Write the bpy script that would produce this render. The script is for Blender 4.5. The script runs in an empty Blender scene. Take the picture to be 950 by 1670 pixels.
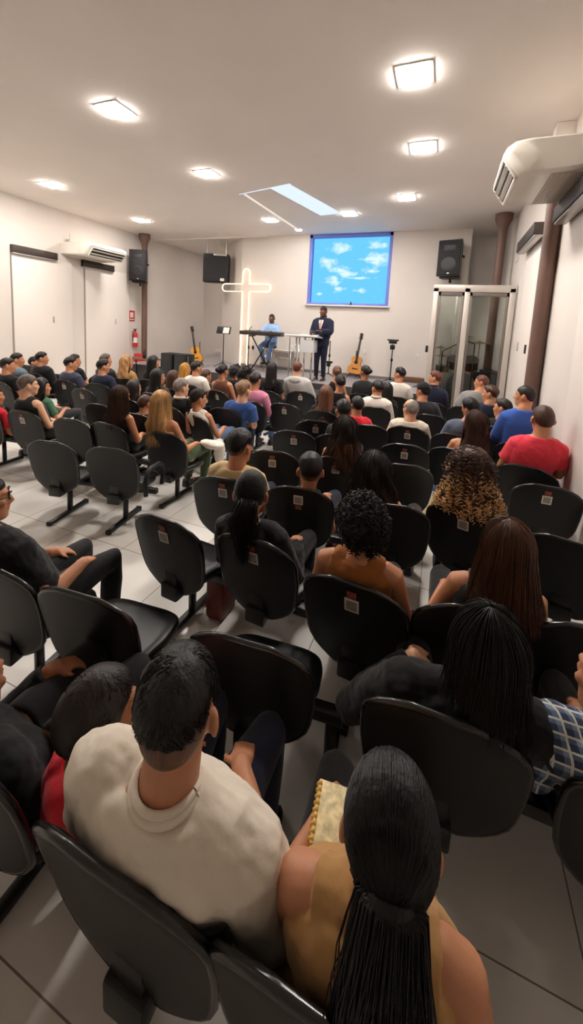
import bpy, bmesh, math, random
from mathutils import Vector, Matrix, noise

R_ = random.Random(7)
SC = bpy.context.scene
COL = SC.collection
PI = math.pi

# ------------------------------------------------------------------ materials
MATS = {}


def principled(name):
    m = bpy.data.materials.new(name)
    m.use_nodes = True
    nt = m.node_tree
    b = nt.nodes.get('Principled BSDF')
    return m, nt, b


def mat(name, col, rough=.5, metal=0., spec=.5, bump=0., bscale=40., vary=0., vscale=6., sss=0., coat=0., stretch=None, alpha=None, sheen=0.):
    if name in MATS:
        return MATS[name]
    m, nt, b = principled(name)
    b.inputs['Base Color'].default_value = (*col, 1)
    b.inputs['Roughness'].default_value = rough
    b.inputs['Metallic'].default_value = metal
    b.inputs['Specular IOR Level'].default_value = spec
    if coat:
        b.inputs['Coat Weight'].default_value = coat
        b.inputs['Coat Roughness'].default_value = .12
    if sheen:
        b.inputs['Sheen Weight'].default_value = sheen
        b.inputs['Sheen Roughness'].default_value = .5
    if sss:
        b.inputs['Subsurface Weight'].default_value = sss
        b.inputs['Subsurface Radius'].default_value = (.02, .008, .004)
        b.inputs['Subsurface Scale'].default_value = .5
    tc = mp = None
    if bump or vary:
        tc = nt.nodes.new('ShaderNodeTexCoord')
        mp = nt.nodes.new('ShaderNodeMapping')
        nt.links.new(tc.outputs['Object'], mp.inputs['Vector'])
        if stretch:
            mp.inputs['Scale'].default_value = stretch
    if vary:
        n = nt.nodes.new('ShaderNodeTexNoise')
        n.inputs['Scale'].default_value = vscale
        n.inputs['Detail'].default_value = 4
        nt.links.new(mp.outputs[0], n.inputs['Vector'])
        r = nt.nodes.new('ShaderNodeValToRGB')
        r.color_ramp.elements[0].position = .3
        r.color_ramp.elements[1].position = .7
        r.color_ramp.elements[0].color = (*[max(0, c * (1 - vary)) for c in col], 1)
        r.color_ramp.elements[1].color = (*[min(1, c * (1 + vary)) for c in col], 1)
        nt.links.new(n.outputs['Fac'], r.inputs['Fac'])
        nt.links.new(r.outputs['Color'], b.inputs['Base Color'])
    if bump:
        n = nt.nodes.new('ShaderNodeTexNoise')
        n.inputs['Scale'].default_value = bscale
        n.inputs['Detail'].default_value = 5
        nt.links.new(mp.outputs[0], n.inputs['Vector'])
        bp = nt.nodes.new('ShaderNodeBump')
        bp.inputs['Strength'].default_value = bump
        bp.inputs['Distance'].default_value = .02
        nt.links.new(n.outputs['Fac'], bp.inputs['Height'])
        nt.links.new(bp.outputs['Normal'], b.inputs['Normal'])
    MATS[name] = m
    return m


def emat(name, col, strength):
    if name in MATS:
        return MATS[name]
    m = bpy.data.materials.new(name)
    m.use_nodes = True
    nt = m.node_tree
    nt.nodes.clear()
    o = nt.nodes.new('ShaderNodeOutputMaterial')
    e = nt.nodes.new('ShaderNodeEmission')
    e.inputs['Color'].default_value = (*col, 1)
    e.inputs['Strength'].default_value = strength
    nt.links.new(e.outputs[0], o.inputs[0])
    MATS[name] = m
    return m


def srgb(r, g, b):
    f = lambda c: (c / 255 / 12.92) if c <= 10 else ((c / 255 + .055) / 1.055) ** 2.4
    return (f(r), f(g), f(b))


def hairmat(name, col, vary=.5, rough=.45):
    return mat(name, col, rough=rough, spec=.32, vary=vary, vscale=30, bump=.25, bscale=70, stretch=(1, 1, .12))


def cloth(name, col, vary=.06, bump=.25, bscale=14, rough=.85):
    return mat(name, col, rough=rough, spec=.2, bump=bump, bscale=bscale, vary=vary, vscale=9, sheen=.15)


# ------------------------------------------------------------------ mesh builder
class MB:
    def __init__(s):
        s.v = []
        s.f = []

    def add(s, vs, fs):
        o = len(s.v)
        s.v += [tuple(p) for p in vs]
        s.f += [tuple(i + o for i in f) for f in fs]

    def loft(s, rings, cap=True, closed=True):
        n = len(rings[0])
        vs = [p for r in rings for p in r]
        fs = []
        for k in range(len(rings) - 1):
            for i in range(n if closed else n - 1):
                j = (i + 1) % n
                fs.append((k * n + i, k * n + j, (k + 1) * n + j, (k + 1) * n + i))
        if cap:
            for k, fl in ((0, True), (len(rings) - 1, False)):
                c = sum((Vector(p) for p in rings[k]), Vector()) / n
                vs.append(c)
                ci = len(vs) - 1
                for i in range(n):
                    j = (i + 1) % n
                    fs.append((ci, k * n + j, k * n + i) if fl else (ci, k * n + i, k * n + j))
        s.add(vs, fs)

    def tube(s, pts, rad, n=10, cap=True, flat=1.0):
        pts = [Vector(p) for p in pts]
        if not hasattr(rad, '__len__'):
            rad = [rad] * len(pts)
        rings = []
        prev = None
        for i, p in enumerate(pts):
            t = (pts[min(i + 1, len(pts) - 1)] - pts[max(i - 1, 0)])
            t = t.normalized() if t.length > 1e-9 else Vector((0, 0, 1))
            if prev is None:
                a = Vector((1, 0, 0)) if abs(t.x) < .8 else Vector((0, 1, 0))
                u = (a - t * a.dot(t)).normalized()
            else:
                u = prev - t * prev.dot(t)
                u = u.normalized() if u.length > 1e-6 else t.orthogonal().normalized()
            prev = u
            w = t.cross(u)
            rings.append([p + (u * math.cos(2 * PI * k / n) + w * math.sin(2 * PI * k / n) * flat) * rad[i] for k in range(n)])
        s.loft(rings, cap)

    def ell(s, c, r, rot=None, nu=14, nv=9):
        c = Vector(c)
        rings = []
        for j in range(1, nv):
            ph = PI * j / nv
            ring = []
            for i in range(nu):
                a = 2 * PI * i / nu
                p = Vector((r[0] * math.sin(ph) * math.cos(a), r[1] * math.sin(ph) * math.sin(a), -r[2] * math.cos(ph)))
                ring.append(c + (rot @ p if rot else p))
            rings.append(ring)
        s.loft(rings, True)

    def box(s, c, d, rot=None, bev=0., seg=2):
        bm = bmesh.new()
        bmesh.ops.create_cube(bm, size=1)
        for v in bm.verts:
            v.co = Vector((v.co.x * d[0], v.co.y * d[1], v.co.z * d[2]))
        if bev:
            bmesh.ops.bevel(bm, geom=list(bm.edges), offset=bev, segments=seg, profile=.5, affect='EDGES')
        bm.verts.index_update()
        c = Vector(c)
        s.add([c + (rot @ v.co if rot else v.co) for v in bm.verts], [[v.index for v in f.verts] for f in bm.faces])
        bm.free()

    def prism(s, outline, y0, y1, axis='y'):
        n = len(outline)
        def P(a, b, y):
            return (a, y, b) if axis == 'y' else ((y, a, b) if axis == 'x' else (a, b, y))
        vs = [P(a, b, y0) for a, b in outline] + [P(a, b, y1) for a, b in outline]
        fs = [tuple(range(n))[::-1], tuple(range(n, 2 * n))] + [(i, (i + 1) % n, n + (i + 1) % n, n + i) for i in range(n)]
        s.add(vs, fs)

    def lathe(s, prof, n=20, c=(0, 0, 0)):
        c = Vector(c)
        s.loft([[c + Vector((r * math.cos(2 * PI * i / n), r * math.sin(2 * PI * i / n), z)) for i in range(n)] for r, z in prof], True)

    def mesh(s, name, m, smooth=True):
        me = bpy.data.meshes.new(name)
        me.from_pydata(s.v, [], s.f)
        bm = bmesh.new()
        bm.from_mesh(me)
        bmesh.ops.recalc_face_normals(bm, faces=bm.faces)
        bm.to_mesh(me)
        bm.free()
        if smooth:
            me.polygons.foreach_set('use_smooth', [True] * len(me.polygons))
        me.materials.append(m)
        return me


def link(name, me, parent=None):
    o = bpy.data.objects.new(name, me)
    COL.objects.link(o)
    if parent:
        o.parent = parent
    return o


def put(name, mb, m, parent=None, smooth=False, auto=None):
    me = mb.mesh(name, m, smooth or auto is not None)
    o = link(name, me, parent)
    if auto is not None:
        me.set_sharp_from_angle(angle=math.radians(auto))
    return o


def tag(o, label=None, cat=None, group=None, kind=None):
    if label:
        o['label'] = label
    if cat:
        o['category'] = cat
    if group:
        o['group'] = group
    if kind:
        o['kind'] = kind
    return o


def empty(name, loc, label, cat, group=None, rz=0):
    o = link(name, None)
    o.location = loc
    o.rotation_euler = (0, 0, rz)
    o.empty_display_size = .1
    return tag(o, label, cat, group)


def struct(name, mb, m, smooth=False):
    return tag(put(name, mb, m, None, smooth), kind='structure')


PENDING = []


def bake(o, voxel, smooth=4, disp=None):
    """queue a voxel merge, smoothing and cloth creases; applied once at the end"""
    r = o.modifiers.new('merge', 'REMESH')
    r.mode = 'VOXEL'
    r.voxel_size = voxel
    r.use_smooth_shade = True
    s = o.modifiers.new('soft', 'SMOOTH')
    s.iterations = smooth
    s.factor = .5
    if disp:
        key, size, strength = disp
        t = bpy.data.textures.get(key) or bpy.data.textures.new(key, 'CLOUDS')
        t.noise_scale = size
        t.noise_depth = 2
        d = o.modifiers.new('creases', 'DISPLACE')
        d.texture = t
        d.strength = strength
        d.mid_level = .5
        d.texture_coords = 'LOCAL'
    PENDING.append(o)


def flush():
    bpy.context.view_layer.update()
    dg = bpy.context.evaluated_depsgraph_get()
    out = []
    for o in PENDING:
        me = bpy.data.meshes.new_from_object(o.evaluated_get(dg))
        out.append((o, me))
    for o, me in out:
        o.modifiers.clear()
        old = o.data
        me.name = old.name
        o.data = me
        me.polygons.foreach_set('use_smooth', [True] * len(me.polygons))
    PENDING.clear()
# ------------------------------------------------------------------ the room (metres; X across, Y towards the stage, camera at X=0 Y=0)
XL, XR, HC, YB, YF = -9.30, 1.216, 4.63, 10.75, -5.0
STAGE_Z = .70

wall_m = mat('wall_paint', srgb(216, 208, 201), rough=.75, spec=.25, bump=.05, bscale=30, vary=.025, vscale=1.3)
ceil_m = mat('ceiling_paint', srgb(240, 233, 226), rough=.8, spec=.2, vary=.02, vscale=1.0)
door_m = mat('door_white', srgb(230, 222, 215), rough=.5, spec=.35)
dark_metal = mat('track_dark_metal', srgb(74, 66, 62), rough=.45, metal=.6)
alu = mat('aluminium', srgb(196, 192, 186), rough=.35, metal=.75)
brown_col = mat('column_brown_paint', srgb(104, 78, 68), rough=.5, spec=.4, vary=.06, vscale=4)
black_pl = mat('black_plastic', srgb(17, 17, 19), rough=.45, spec=.4)
black_ma = mat('black_matte', srgb(14, 14, 15), rough=.75)
chrome = mat('chrome', srgb(205, 205, 205), rough=.2, metal=1)
white_pl = mat('white_plastic', srgb(226, 220, 210), rough=.3, spec=.5, coat=.3)
red_paint = mat('red_paint', srgb(190, 28, 34), rough=.35, coat=.4)
wood_dk = mat('wood_brown', srgb(104, 70, 50), rough=.5, vary=.25, vscale=8, stretch=(1, 8, 8))


def floor_material():
    m, nt, b = principled('porcelain_tile')
    N, L = nt.nodes, nt.links
    tc = N.new('ShaderNodeTexCoord')
    br = N.new('ShaderNodeTexBrick')
    br.offset = 0
    br.inputs['Scale'].default_value = 1
    br.inputs['Brick Width'].default_value = .62
    br.inputs['Row Height'].default_value = .62
    br.inputs['Mortar Size'].default_value = .003
    br.inputs['Color1'].default_value = (*srgb(238, 234, 228), 1)
    br.inputs['Color2'].default_value = (*srgb(234, 230, 224), 1)
    br.inputs['Mortar'].default_value = (*srgb(140, 134, 128), 1)
    L.new(tc.outputs['Object'], br.inputs['Vector'])
    n = N.new('ShaderNodeTexNoise')
    n.inputs['Scale'].default_value = 2.2
    n.inputs['Detail'].default_value = 6
    L.new(tc.outputs['Object'], n.inputs['Vector'])
    mx = N.new('ShaderNodeMix')
    mx.data_type = 'RGBA'
    mx.blend_type = 'MULTIPLY'
    mx.inputs['Factor'].default_value = .16
    L.new(br.outputs['Color'], mx.inputs['A'])
    L.new(n.outputs['Fac'], mx.inputs['B'])
    L.new(mx.outputs['Result'], b.inputs['Base Color'])
    b.inputs['Roughness'].default_value = .22
    b.inputs['Specular IOR Level'].default_value = .45
    return m


mb = MB()
mb.box(((XL + XR) / 2, (YF + 14.6) / 2, -.06), (XR - XL + .4, 14.6 - YF, .12))
struct('floor', mb, floor_material())

# ceiling
mb = MB()
mb.box(((XL + XR) / 2, (YF + 14.6) / 2, HC + .08), (XR - XL + .4, 14.6 - YF, .16))
struct('ceiling', mb, ceil_m)
mb = MB()
mb.box((XL + 2.1, 10.66, HC - .02), (4.2, .08, .04))
struct('trim_1', mb, ceil_m)

# walls
mb = MB()
mb.box((XL - .1, (YF + 14.6) / 2, HC / 2), (.2, 14.6 - YF, HC))
struct('wall_left', mb, wall_m)
mb = MB()
mb.box((XR + .1, (YF + 14.6) / 2, HC / 2), (.2, 14.6 - YF, HC))
struct('wall_right', mb, wall_m)
mb = MB()
mb.box(((XL + XR) / 2, YF - .1, HC / 2), (XR - XL, .2, HC))
struct('wall_rear', mb, wall_m)
mb = MB()
mb.box((-7.9, 13.7, HC / 2), (2.8, .2, HC))
struct('wall_recess', mb, wall_m)

# stage wall: a straight run with the screen niche cut into it, and an angled run to its left
NX0, NX1, NZ0, NZ1 = -3.82, -1.50, 2.66, 4.63
mb = MB()
def wbox(x0, x1, z0, z1, y0=YB, y1=YB + .28):
    mb.box(((x0 + x1) / 2, (y0 + y1) / 2, (z0 + z1) / 2), (x1 - x0, y1 - y0, z1 - z0))
wbox(-6.0, NX0, 0, HC)
wbox(NX1, .40, 0, HC)
wbox(NX0, NX1, 0, NZ0)
mb.prism([(-6.0, YB), (-6.0, YB + .28), (-7.28, 12.0), (-7.36, 11.9)], 0, HC, axis='z')
struct('wall_stage', mb, wall_m)
mb = MB()
mb.box((-1.9, YB + .9, HC / 2), (9.4, .2, HC))
struct('wall_behind_stage', mb, wall_m)
mb = MB()
mb.box((-8.0, 13.55, .86), (1.3, .04, .12))
struct('baseboard_recess', mb, door_m)
mb = MB()
mb.box((-.72, YB - .05, STAGE_Z + .07), (.62, .10, .14), bev=.01)
tag(put('wooden_plinth', mb, wood_dk, auto=40), 'low brown wooden ledge at the foot of the stage wall beside the booth', 'ledge')

# stage platform with a dark carpet edge
stage_m = mat('stage_top', srgb(150, 146, 150), rough=.35, vary=.06, vscale=3)
mb = MB()
mb.box((-4.55, (8.75 + 13.6) / 2, STAGE_Z / 2), (8.2, 13.6 - 8.75, STAGE_Z))
struct('floor_stage', mb, stage_m)
mb = MB()
mb.box((-4.55, 8.73, STAGE_Z / 2), (8.2, .03, STAGE_Z))
struct('trim_2', mb, mat('stage_riser', srgb(52, 48, 50), rough=.7))
mb = MB()
mb.box((-4.55, YB - .015, STAGE_Z + .04), (2.8, .03, .08))
mb.box((-1.9, YB - .015, STAGE_Z + .04), (1.7, .03, .08))
struct('baseboard_stage', mb, mat('grey_skirting', srgb(120, 112, 108), rough=.5))


# columns: brown pipes with a flared collar
def column(x, y, r, flare, label, name='pipe_column'):
    e = empty(name, (x, y, 0), label, 'column', 'brown pipe columns')
    mb = MB()
    mb.lathe([(r, 0), (r, HC - .38 if flare else 4.32)], 24)
    put('shaft', mb, brown_col, e, auto=40)
    if flare:
        mb = MB()
        mb.lathe([(r * 1.02, HC - .40), (r * 1.05, HC - .36), (r * 1.25, HC - .26), (r * 2.0, HC - .12), (r * 2.05, HC - .005)], 24)
        put('collar', mb, brown_col, e, auto=50)
    else:
        mb = MB()
        mb.box((0, 0, 4.47), (.21, .19, .31), bev=.004)
        put('column_head', mb, ceil_m, e, auto=40)
        mb = MB()
        mb.lathe([(r * 1.25, 0), (r * 1.25, .03), (r * 1.02, .05)], 24)
        put('base_ring', mb, brown_col, e, auto=50)
    return e


column(-9.0, 9.9, .085, True, 'slim brown pipe column with flared collar beside the left wall and fire extinguisher')
column(.94, 9.62, .085, True, 'slim brown pipe column with flared collar behind the glass booth')
column(1.12, 5.85, .090, False, 'thick brown pipe column against the right wall under the air conditioner')


# sliding door panels and their dark tracks
def door(name, side, y0, y1, z1, hy):
    x = XL if side < 0 else XR
    s = -side
    e = tag(link(name, None), kind='structure')
    e.location = (x, (y0 + y1) / 2, 0)
    w = y1 - y0
    mb = MB()
    mb.box((s * .012, 0, z1 / 2), (.024, w, z1), bev=.004)
    put('door_panel', mb, door_m, e, auto=40)
    mb = MB()
    mb.box((s * .015, -w / 2 - .012, z1 / 2), (.03, .022, z1))
    put('door_gap', mb, mat('gap_shadow', srgb(150, 140, 132), rough=.7) if side < 0 else dark_metal, e)
    mb = MB()
    mb.box((s * .03, hy - (y0 + y1) / 2, 1.88), (.02, .035, .16), bev=.006)
    put('door_handle', mb, alu, e, auto=40)


door('door_1', -1, 6.02, 7.55, 3.36, 7.0)
door('door_2', -1, 7.95, 9.55, 3.36, 9.0)
door('door_3', 1, 6.05, 7.9, 3.36, 7.7)
door('door_4', 1, 3.0, 4.58, 3.36, 3.2)


def rail(y0, y1, side, z, label):
    x = XL if side < 0 else XR
    s = -side
    e = empty('door_rail', (x, (y0 + y1) / 2, z), label, 'door track', 'dark sliding door tracks')
    w = y1 - y0
    d = .10 if side < 0 else .17
    mb = MB()
    mb.box((s * d / 2, 0, 0), (d, w, .17), bev=.008)
    put('track_cover', mb, dark_metal, e, auto=40)
    mb = MB()
    mb.box((s * d * .55, 0, -.10), (d * .7, w - .03, .025), bev=.004)
    put('track_lip', mb, alu, e, auto=40)


rail(6.0, 7.1, -1, 3.45, 'dark metal sliding door track on the left wall, the one away from the air conditioner')
rail(7.85, 8.9, -1, 3.42, 'dark metal sliding door track on the left wall below the air conditioner')
rail(6.66, 8.1, 1, 3.62, 'dark metal door track high on the right wall beyond the brown column')
rail(3.6, 5.5, 1, 3.48, 'dark metal door track on the right wall below the large air conditioner')


# ceiling-suspended air conditioners
def aircon(x0, x1, y0, y1, zb, zt, side, label):
    """side -1: hung on the left wall blowing right; +1: hung on the right wall blowing left"""
    e = empty('air_conditioner', ((x0 + x1) / 2, (y0 + y1) / 2, zb), label, 'air conditioner', 'wall-hung air conditioners')
    D, W, Hh = (x1 - x0), (y1 - y0), zt - zb
    s = -side
    # profile across the depth: d=0 at the wall, D at the blowing edge
    def X(d):
        return s * (d - D / 2)
    prof = [(0, .03), (D * .55, 0), (D * .80, 0), (D * .83, .012), (D * .99, Hh * .60), (D, Hh * .68), (D * .97, Hh * .84), (D * .90, Hh * .96), (D * .78, Hh), (0, Hh)]
    rings = []
    for y, k in ((-W / 2, .80), (-W / 2 + .015, .90), (-W / 2 + .05, .97), (-W / 2 + .09, 1), (W / 2 - .09, 1), (W / 2 - .05, .97), (W / 2 - .015, .90), (W / 2, .80)):
        cy = Hh * .5
        rings.append([(X(d * (.5 + .5 * k) if d > 0 else 0), y, cy + (z - cy) * k) for d, z in prof])
    mb = MB()
    mb.loft(rings)
    put('casing', mb, white_pl, e, auto=35)
    # outlet mouth with louvre blades on the slanting front
    fa = math.atan2(D * .16, Hh * .60)
    Rf = Matrix.Rotation(s * fa, 3, 'Y')
    fc = Vector((X(D * .905), 0, Hh * .30))
    fu = Vector((s * math.sin(fa), 0, math.cos(fa)))
    fo = Vector((s * math.cos(fa), 0, -math.sin(fa)))
    fl = math.hypot(D * .16, Hh * .60)
    mb = MB()
    mb.box(fc + fo * .002, (.012, W - .22, fl * .80), Rf, bev=.003)
    put('outlet', mb, black_ma, e, auto=40)
    for q in (-.20, .16):
        mb = MB()
        mb.box(fc + fo * .014 + fu * fl * q, (.012, W - .24, fl * .20), Matrix.Rotation(s * (fa + .5), 3, 'Y'), bev=.003)
        put('louvre', mb, white_pl, e, auto=40)
    mb = MB()
    for q in (-1, 1):
        mb.box(fc + Vector((0, q * (W - .20) / 2, 0)) + fo * .008, (.03, .03, fl * .92), Rf, bev=.005)
        mb.box(fc + fu * fl * .44 * q + fo * .008, (.03, W - .20, .026), Rf, bev=.005)
    put('outlet_frame', mb, white_pl, e, auto=40)
    # underside: intake grille and service panel
    g = mat('intake_grille', srgb(176, 166, 152), rough=.5)
    mb = MB()
    mb.box((X(D * .26), 0, .012), (D * .46, W - .12, .02), bev=.004)
    put('intake_grille', mb, g, e, auto=40)
    mb = MB()
    for q in range(14):
        mb.box((X(D * (.05 + .032 * q)), 0, .0), (.006, W - .16, .012))
    put('grille_slat', mb, white_pl, e)
    mb = MB()
    mb.box((X(D * .60), 0, .012), (D * .12, W - .2, .02), bev=.004)
    put('service_panel', mb, white_pl, e, auto=40)
    mb = MB()
    for q in (-.35, .35):
        mb.box((X(.06), q * W, Hh + .04), (.12, .03, .10), bev=.004)
        mb.tube([(X(.10), q * W, Hh + .02), (X(.10), q * W, Hh + .22)], .008, 8)
    put('hanger', mb, alu, e, auto=40)
    mb = MB()
    for q in range(3):
        mb.box((X(D * (.3 + .10 * q)), -W / 2 + .012, Hh * .72), (D * .06, .012, .03), bev=.004)
    put('badge', mb, mat('grey_badge', srgb(130, 124, 118), rough=.5), e, auto=40)


aircon(XL, XL + 1.02, 7.25, 8.5, 3.52, 3.86, -1, 'white air conditioner hung on the left wall above the doors')
aircon(.38, XR, 4.50, 5.58, 3.62, 3.97, 1, 'big white air conditioner near the camera at the top of the right wall')


# recessed square ceiling lamps
LAMP_W = 185.0
LAMP_C = (1.0, .93, .86)
def lamp(x, y, label, s=.31, k=1.0):
    e = empty('ceiling_light', (x, y, HC), label, 'ceiling light', 'square ceiling lights')
    mb = MB()
    for sx, sy, w, d in ((0, 1, s + .05, .03), (0, -1, s + .05, .03), (1, 0, .03, s), (-1, 0, .03, s)):
        mb.box((sx * (s / 2 + .012), sy * (s / 2 + .012), -.004), (w, d, .008), bev=.002)
    put('lamp_frame', mb, white_pl, e, auto=40)
    mb = MB()
    mb.box((0, 0, -.009), (s, s, .018))
    put('diffuser', mb, emat('lamp_diffuser_%d' % (k * 100), LAMP_C, LAMP_W * k), e)


for x, y, l in (
        (-.53, 4.37, 'square ceiling light nearest the camera, ahead of the large air conditioner'),
        (-4.13, 4.02, 'square ceiling light nearest the camera in the middle of the ceiling'),
        (-7.72, 5.85, 'square ceiling light above the first left-wall door track'),
        (-4.17, 6.12, 'square ceiling light in front of the blue glow band'),
        (-.53, 6.03, 'square ceiling light beside the large air conditioner, second in its line'),
        (-7.85, 8.5, 'square ceiling light beside the left wall column'),
        (-.95, 8.1, 'square ceiling light in front of the right stage loudspeaker'),
        (-4.32, 9.1, 'square ceiling light just left of the blue glow band'),
        (-2.28, 8.95, 'square ceiling light at the far right end of the blue glow band'),
        (-3.95, 10.15, 'small square ceiling light at the end of the thin warm glow line'),
        (-7.75, 3.9, 'square ceiling light at the left end of the row nearest the camera')):
    lamp(x, y, l, .14 if 'small' in l else .31, {4.37: 1.15, 4.02: 1.15, 9.1: .55, 8.95: .6, 8.1: .8, 8.5: .8, 10.15: .3}.get(y, 1.0))
lamp(-6.7, 13.0, 'square ceiling light added unseen behind the stage wall to brighten the recess', .31, .6)  # extra lamp out of view, added to brighten the recess

# bluish glow on the ceiling put in as emissive panels, warm line beside it
e = empty('ceiling_glow_band', (-2.7, 8.0, HC), 'pale blue glow put in as a bent band on the ceiling before the screen', 'ceiling glow')
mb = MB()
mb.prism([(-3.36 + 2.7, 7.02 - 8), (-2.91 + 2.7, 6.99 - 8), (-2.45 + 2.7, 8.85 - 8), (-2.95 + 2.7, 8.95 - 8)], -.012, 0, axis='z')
put('long_strip', mb, emat('cool_glow', (.70, .81, .97), .95), e)
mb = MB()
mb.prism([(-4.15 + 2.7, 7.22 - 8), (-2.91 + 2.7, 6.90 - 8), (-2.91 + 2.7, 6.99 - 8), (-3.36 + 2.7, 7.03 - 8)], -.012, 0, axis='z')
put('short_strip', mb, MATS['cool_glow'], e)
mb = MB()
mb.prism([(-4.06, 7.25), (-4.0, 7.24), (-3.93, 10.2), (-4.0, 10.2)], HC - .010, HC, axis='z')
tag(put('warm_glow_line', mb, emat('warm_glow', (1.0, .86, .72), .75)), 'thin warm line put in as a glow on the ceiling left of the blue band', 'ceiling glow')  # faint ceiling edge line, its warm glow put in by emission
# ------------------------------------------------------------------ on and around the stage
# projection screen in its niche
def screen_material():
    m = bpy.data.materials.new('projected_sky')
    m.use_nodes = True
    nt = m.node_tree
    N, L = nt.nodes, nt.links
    N.clear()
    o = N.new('ShaderNodeOutputMaterial')
    em = N.new('ShaderNodeEmission')
    tc = N.new('ShaderNodeTexCoord')
    mp = N.new('ShaderNodeMapping')
    mp.inputs['Scale'].default_value = (1.0, 1, 1.9)
    L.new(tc.outputs['Object'], mp.inputs['Vector'])
    acc = None
    # cloud banks at the places they have in the picture: x, z, half width, half height
    for cx, cz, w, h in ((-.62, .22, .34, .17), (-.25, .02, .36, .14), (-.05, -.10, .40, .09), (-.45, -.28, .28, .16), (-.30, .62, .42, .17), (.72, .30, .42, .24), (.75, .68, .30, .14), (.62, -.02, .26, .08), (-.25, -.52, .22, .09), (.30, -.20, .40, .05), (-.82, -.66, .10, .06), (.40, -.55, .22, .08)):
        s = N.new('ShaderNodeVectorMath'); s.operation = 'SUBTRACT'
        s.inputs[1].default_value = (cx, 0, cz)
        L.new(tc.outputs['Object'], s.inputs[0])
        d = N.new('ShaderNodeVectorMath'); d.operation = 'DIVIDE'
        d.inputs[1].default_value = (w, 1, h)
        L.new(s.outputs[0], d.inputs[0])
        ln = N.new('ShaderNodeVectorMath'); ln.operation = 'LENGTH'
        L.new(d.outputs[0], ln.inputs[0])
        mr = N.new('ShaderNodeMapRange')
        mr.inputs['From Min'].default_value = 1.25
        mr.inputs['From Max'].default_value = .15
        L.new(ln.outputs['Value'], mr.inputs['Value'])
        if acc is None:
            acc = mr.outputs[0]
        else:
            mx = N.new('ShaderNodeMath'); mx.operation = 'MAXIMUM'
            L.new(acc, mx.inputs[0]); L.new(mr.outputs[0], mx.inputs[1])
            acc = mx.outputs[0]
    n = N.new('ShaderNodeTexNoise')
    n.inputs['Scale'].default_value = 4.5
    n.inputs['Detail'].default_value = 7
    L.new(mp.outputs[0], n.inputs['Vector'])
    ad = N.new('ShaderNodeMath'); ad.operation = 'MULTIPLY_ADD'
    ad.inputs[1].default_value = 2.2
    ad.inputs[2].default_value = -1.12
    L.new(n.outputs['Fac'], ad.inputs[0])
    sm = N.new('ShaderNodeMath'); sm.operation = 'ADD'
    L.new(acc, sm.inputs[0]); L.new(ad.outputs[0], sm.inputs[1])
    r = N.new('ShaderNodeValToRGB')
    r.color_ramp.elements[0].position = .28
    r.color_ramp.elements[0].color = (*srgb(104, 192, 246), 1)
    r.color_ramp.elements[1].position = .95
    r.color_ramp.elements[1].color = (*srgb(206, 232, 252), 1)
    L.new(sm.outputs[0], r.inputs['Fac'])
    L.new(r.outputs['Color'], em.inputs['Color'])
    em.inputs['Strength'].default_value = 1.0
    L.new(em.outputs[0], o.inputs[0])
    return m


e = empty('projection_screen', ((NX0 + NX1) / 2, YB + .12, (NZ0 + NZ1) / 2), 'bright projected blue sky with white clouds on the screen in the wall niche', 'projection screen')
mb = MB()
mb.box((0, .02, .0), (NX1 - NX0 - .18, .02, 1.80))
put('picture', mb, screen_material(), e)
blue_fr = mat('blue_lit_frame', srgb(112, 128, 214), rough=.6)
mb = MB()
W2 = (NX1 - NX0) / 2
mb.box((-W2 + .045, .0, .03), (.085, .22, 1.92), bev=.006)
mb.box((W2 - .045, .0, .03), (.085, .22, 1.92), bev=.006)
mb.box((0, .0, .935), (W2 * 2, .22, .09), bev=.006)
mb.box((0, .0, -.93), (W2 * 2, .22, .05), bev=.006)
put('screen_frame', mb, blue_fr, e, auto=40)
mb = MB()
mb.box((0, -.16, -.985), (W2 * 2 + .06, .14, .04), bev=.008)
put('sill', mb, door_m, e, auto=40)
mb = MB()
mb.box((.15, -.15, -.945), (.05, .04, .04), bev=.008)
mb.ell((.15, -.15, -.90), (.02, .02, .03))
put('sensor', mb, black_pl, e, auto=40)

# neon cross: an outlined Latin cross made of one glowing tube
e = empty('neon_cross', (-5.80, YB, STAGE_Z), 'tall warm white neon outline of a cross on the stage wall', 'neon cross')
neon = emat('neon_warm', (1.0, .72, .44), 3.2)
hw, arm, z1, za0, za1 = .115, .74, 2.98, 2.30, 2.53
pts = [(-hw, 0), (-hw, za0), (-arm, za0)]
def arc(cx, cz, r, a0, a1, k=8):
    return [(cx + r * math.cos(math.radians(a0 + (a1 - a0) * i / k)), cz + r * math.sin(math.radians(a0 + (a1 - a0) * i / k))) for i in range(k + 1)]
zc_ = (za0 + za1) / 2
pts = [(-hw, .02), (-hw, za0)] + arc(-arm + .02, zc_, hw, 270, 90) + [(-hw, za1)] + arc(0, z1 - hw, hw, 180, 0) + [(hw, za1)] + arc(arm - .02, zc_, hw, 90, -90) + [(hw, za0), (hw, .02)]
mb = MB()
mb.tube([(x, -.05, z) for x, z in pts], .015, 8)
put('neon_tube', mb, neon, e, smooth=True)
mb = MB()
for z in (.4, 1.1, 1.8):
    for s in (-1, 1):
        mb.box((s * hw, -.02, z), (.03, .05, .03), bev=.005)
put('tube_clip', mb, white_pl, e, auto=40)


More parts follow.
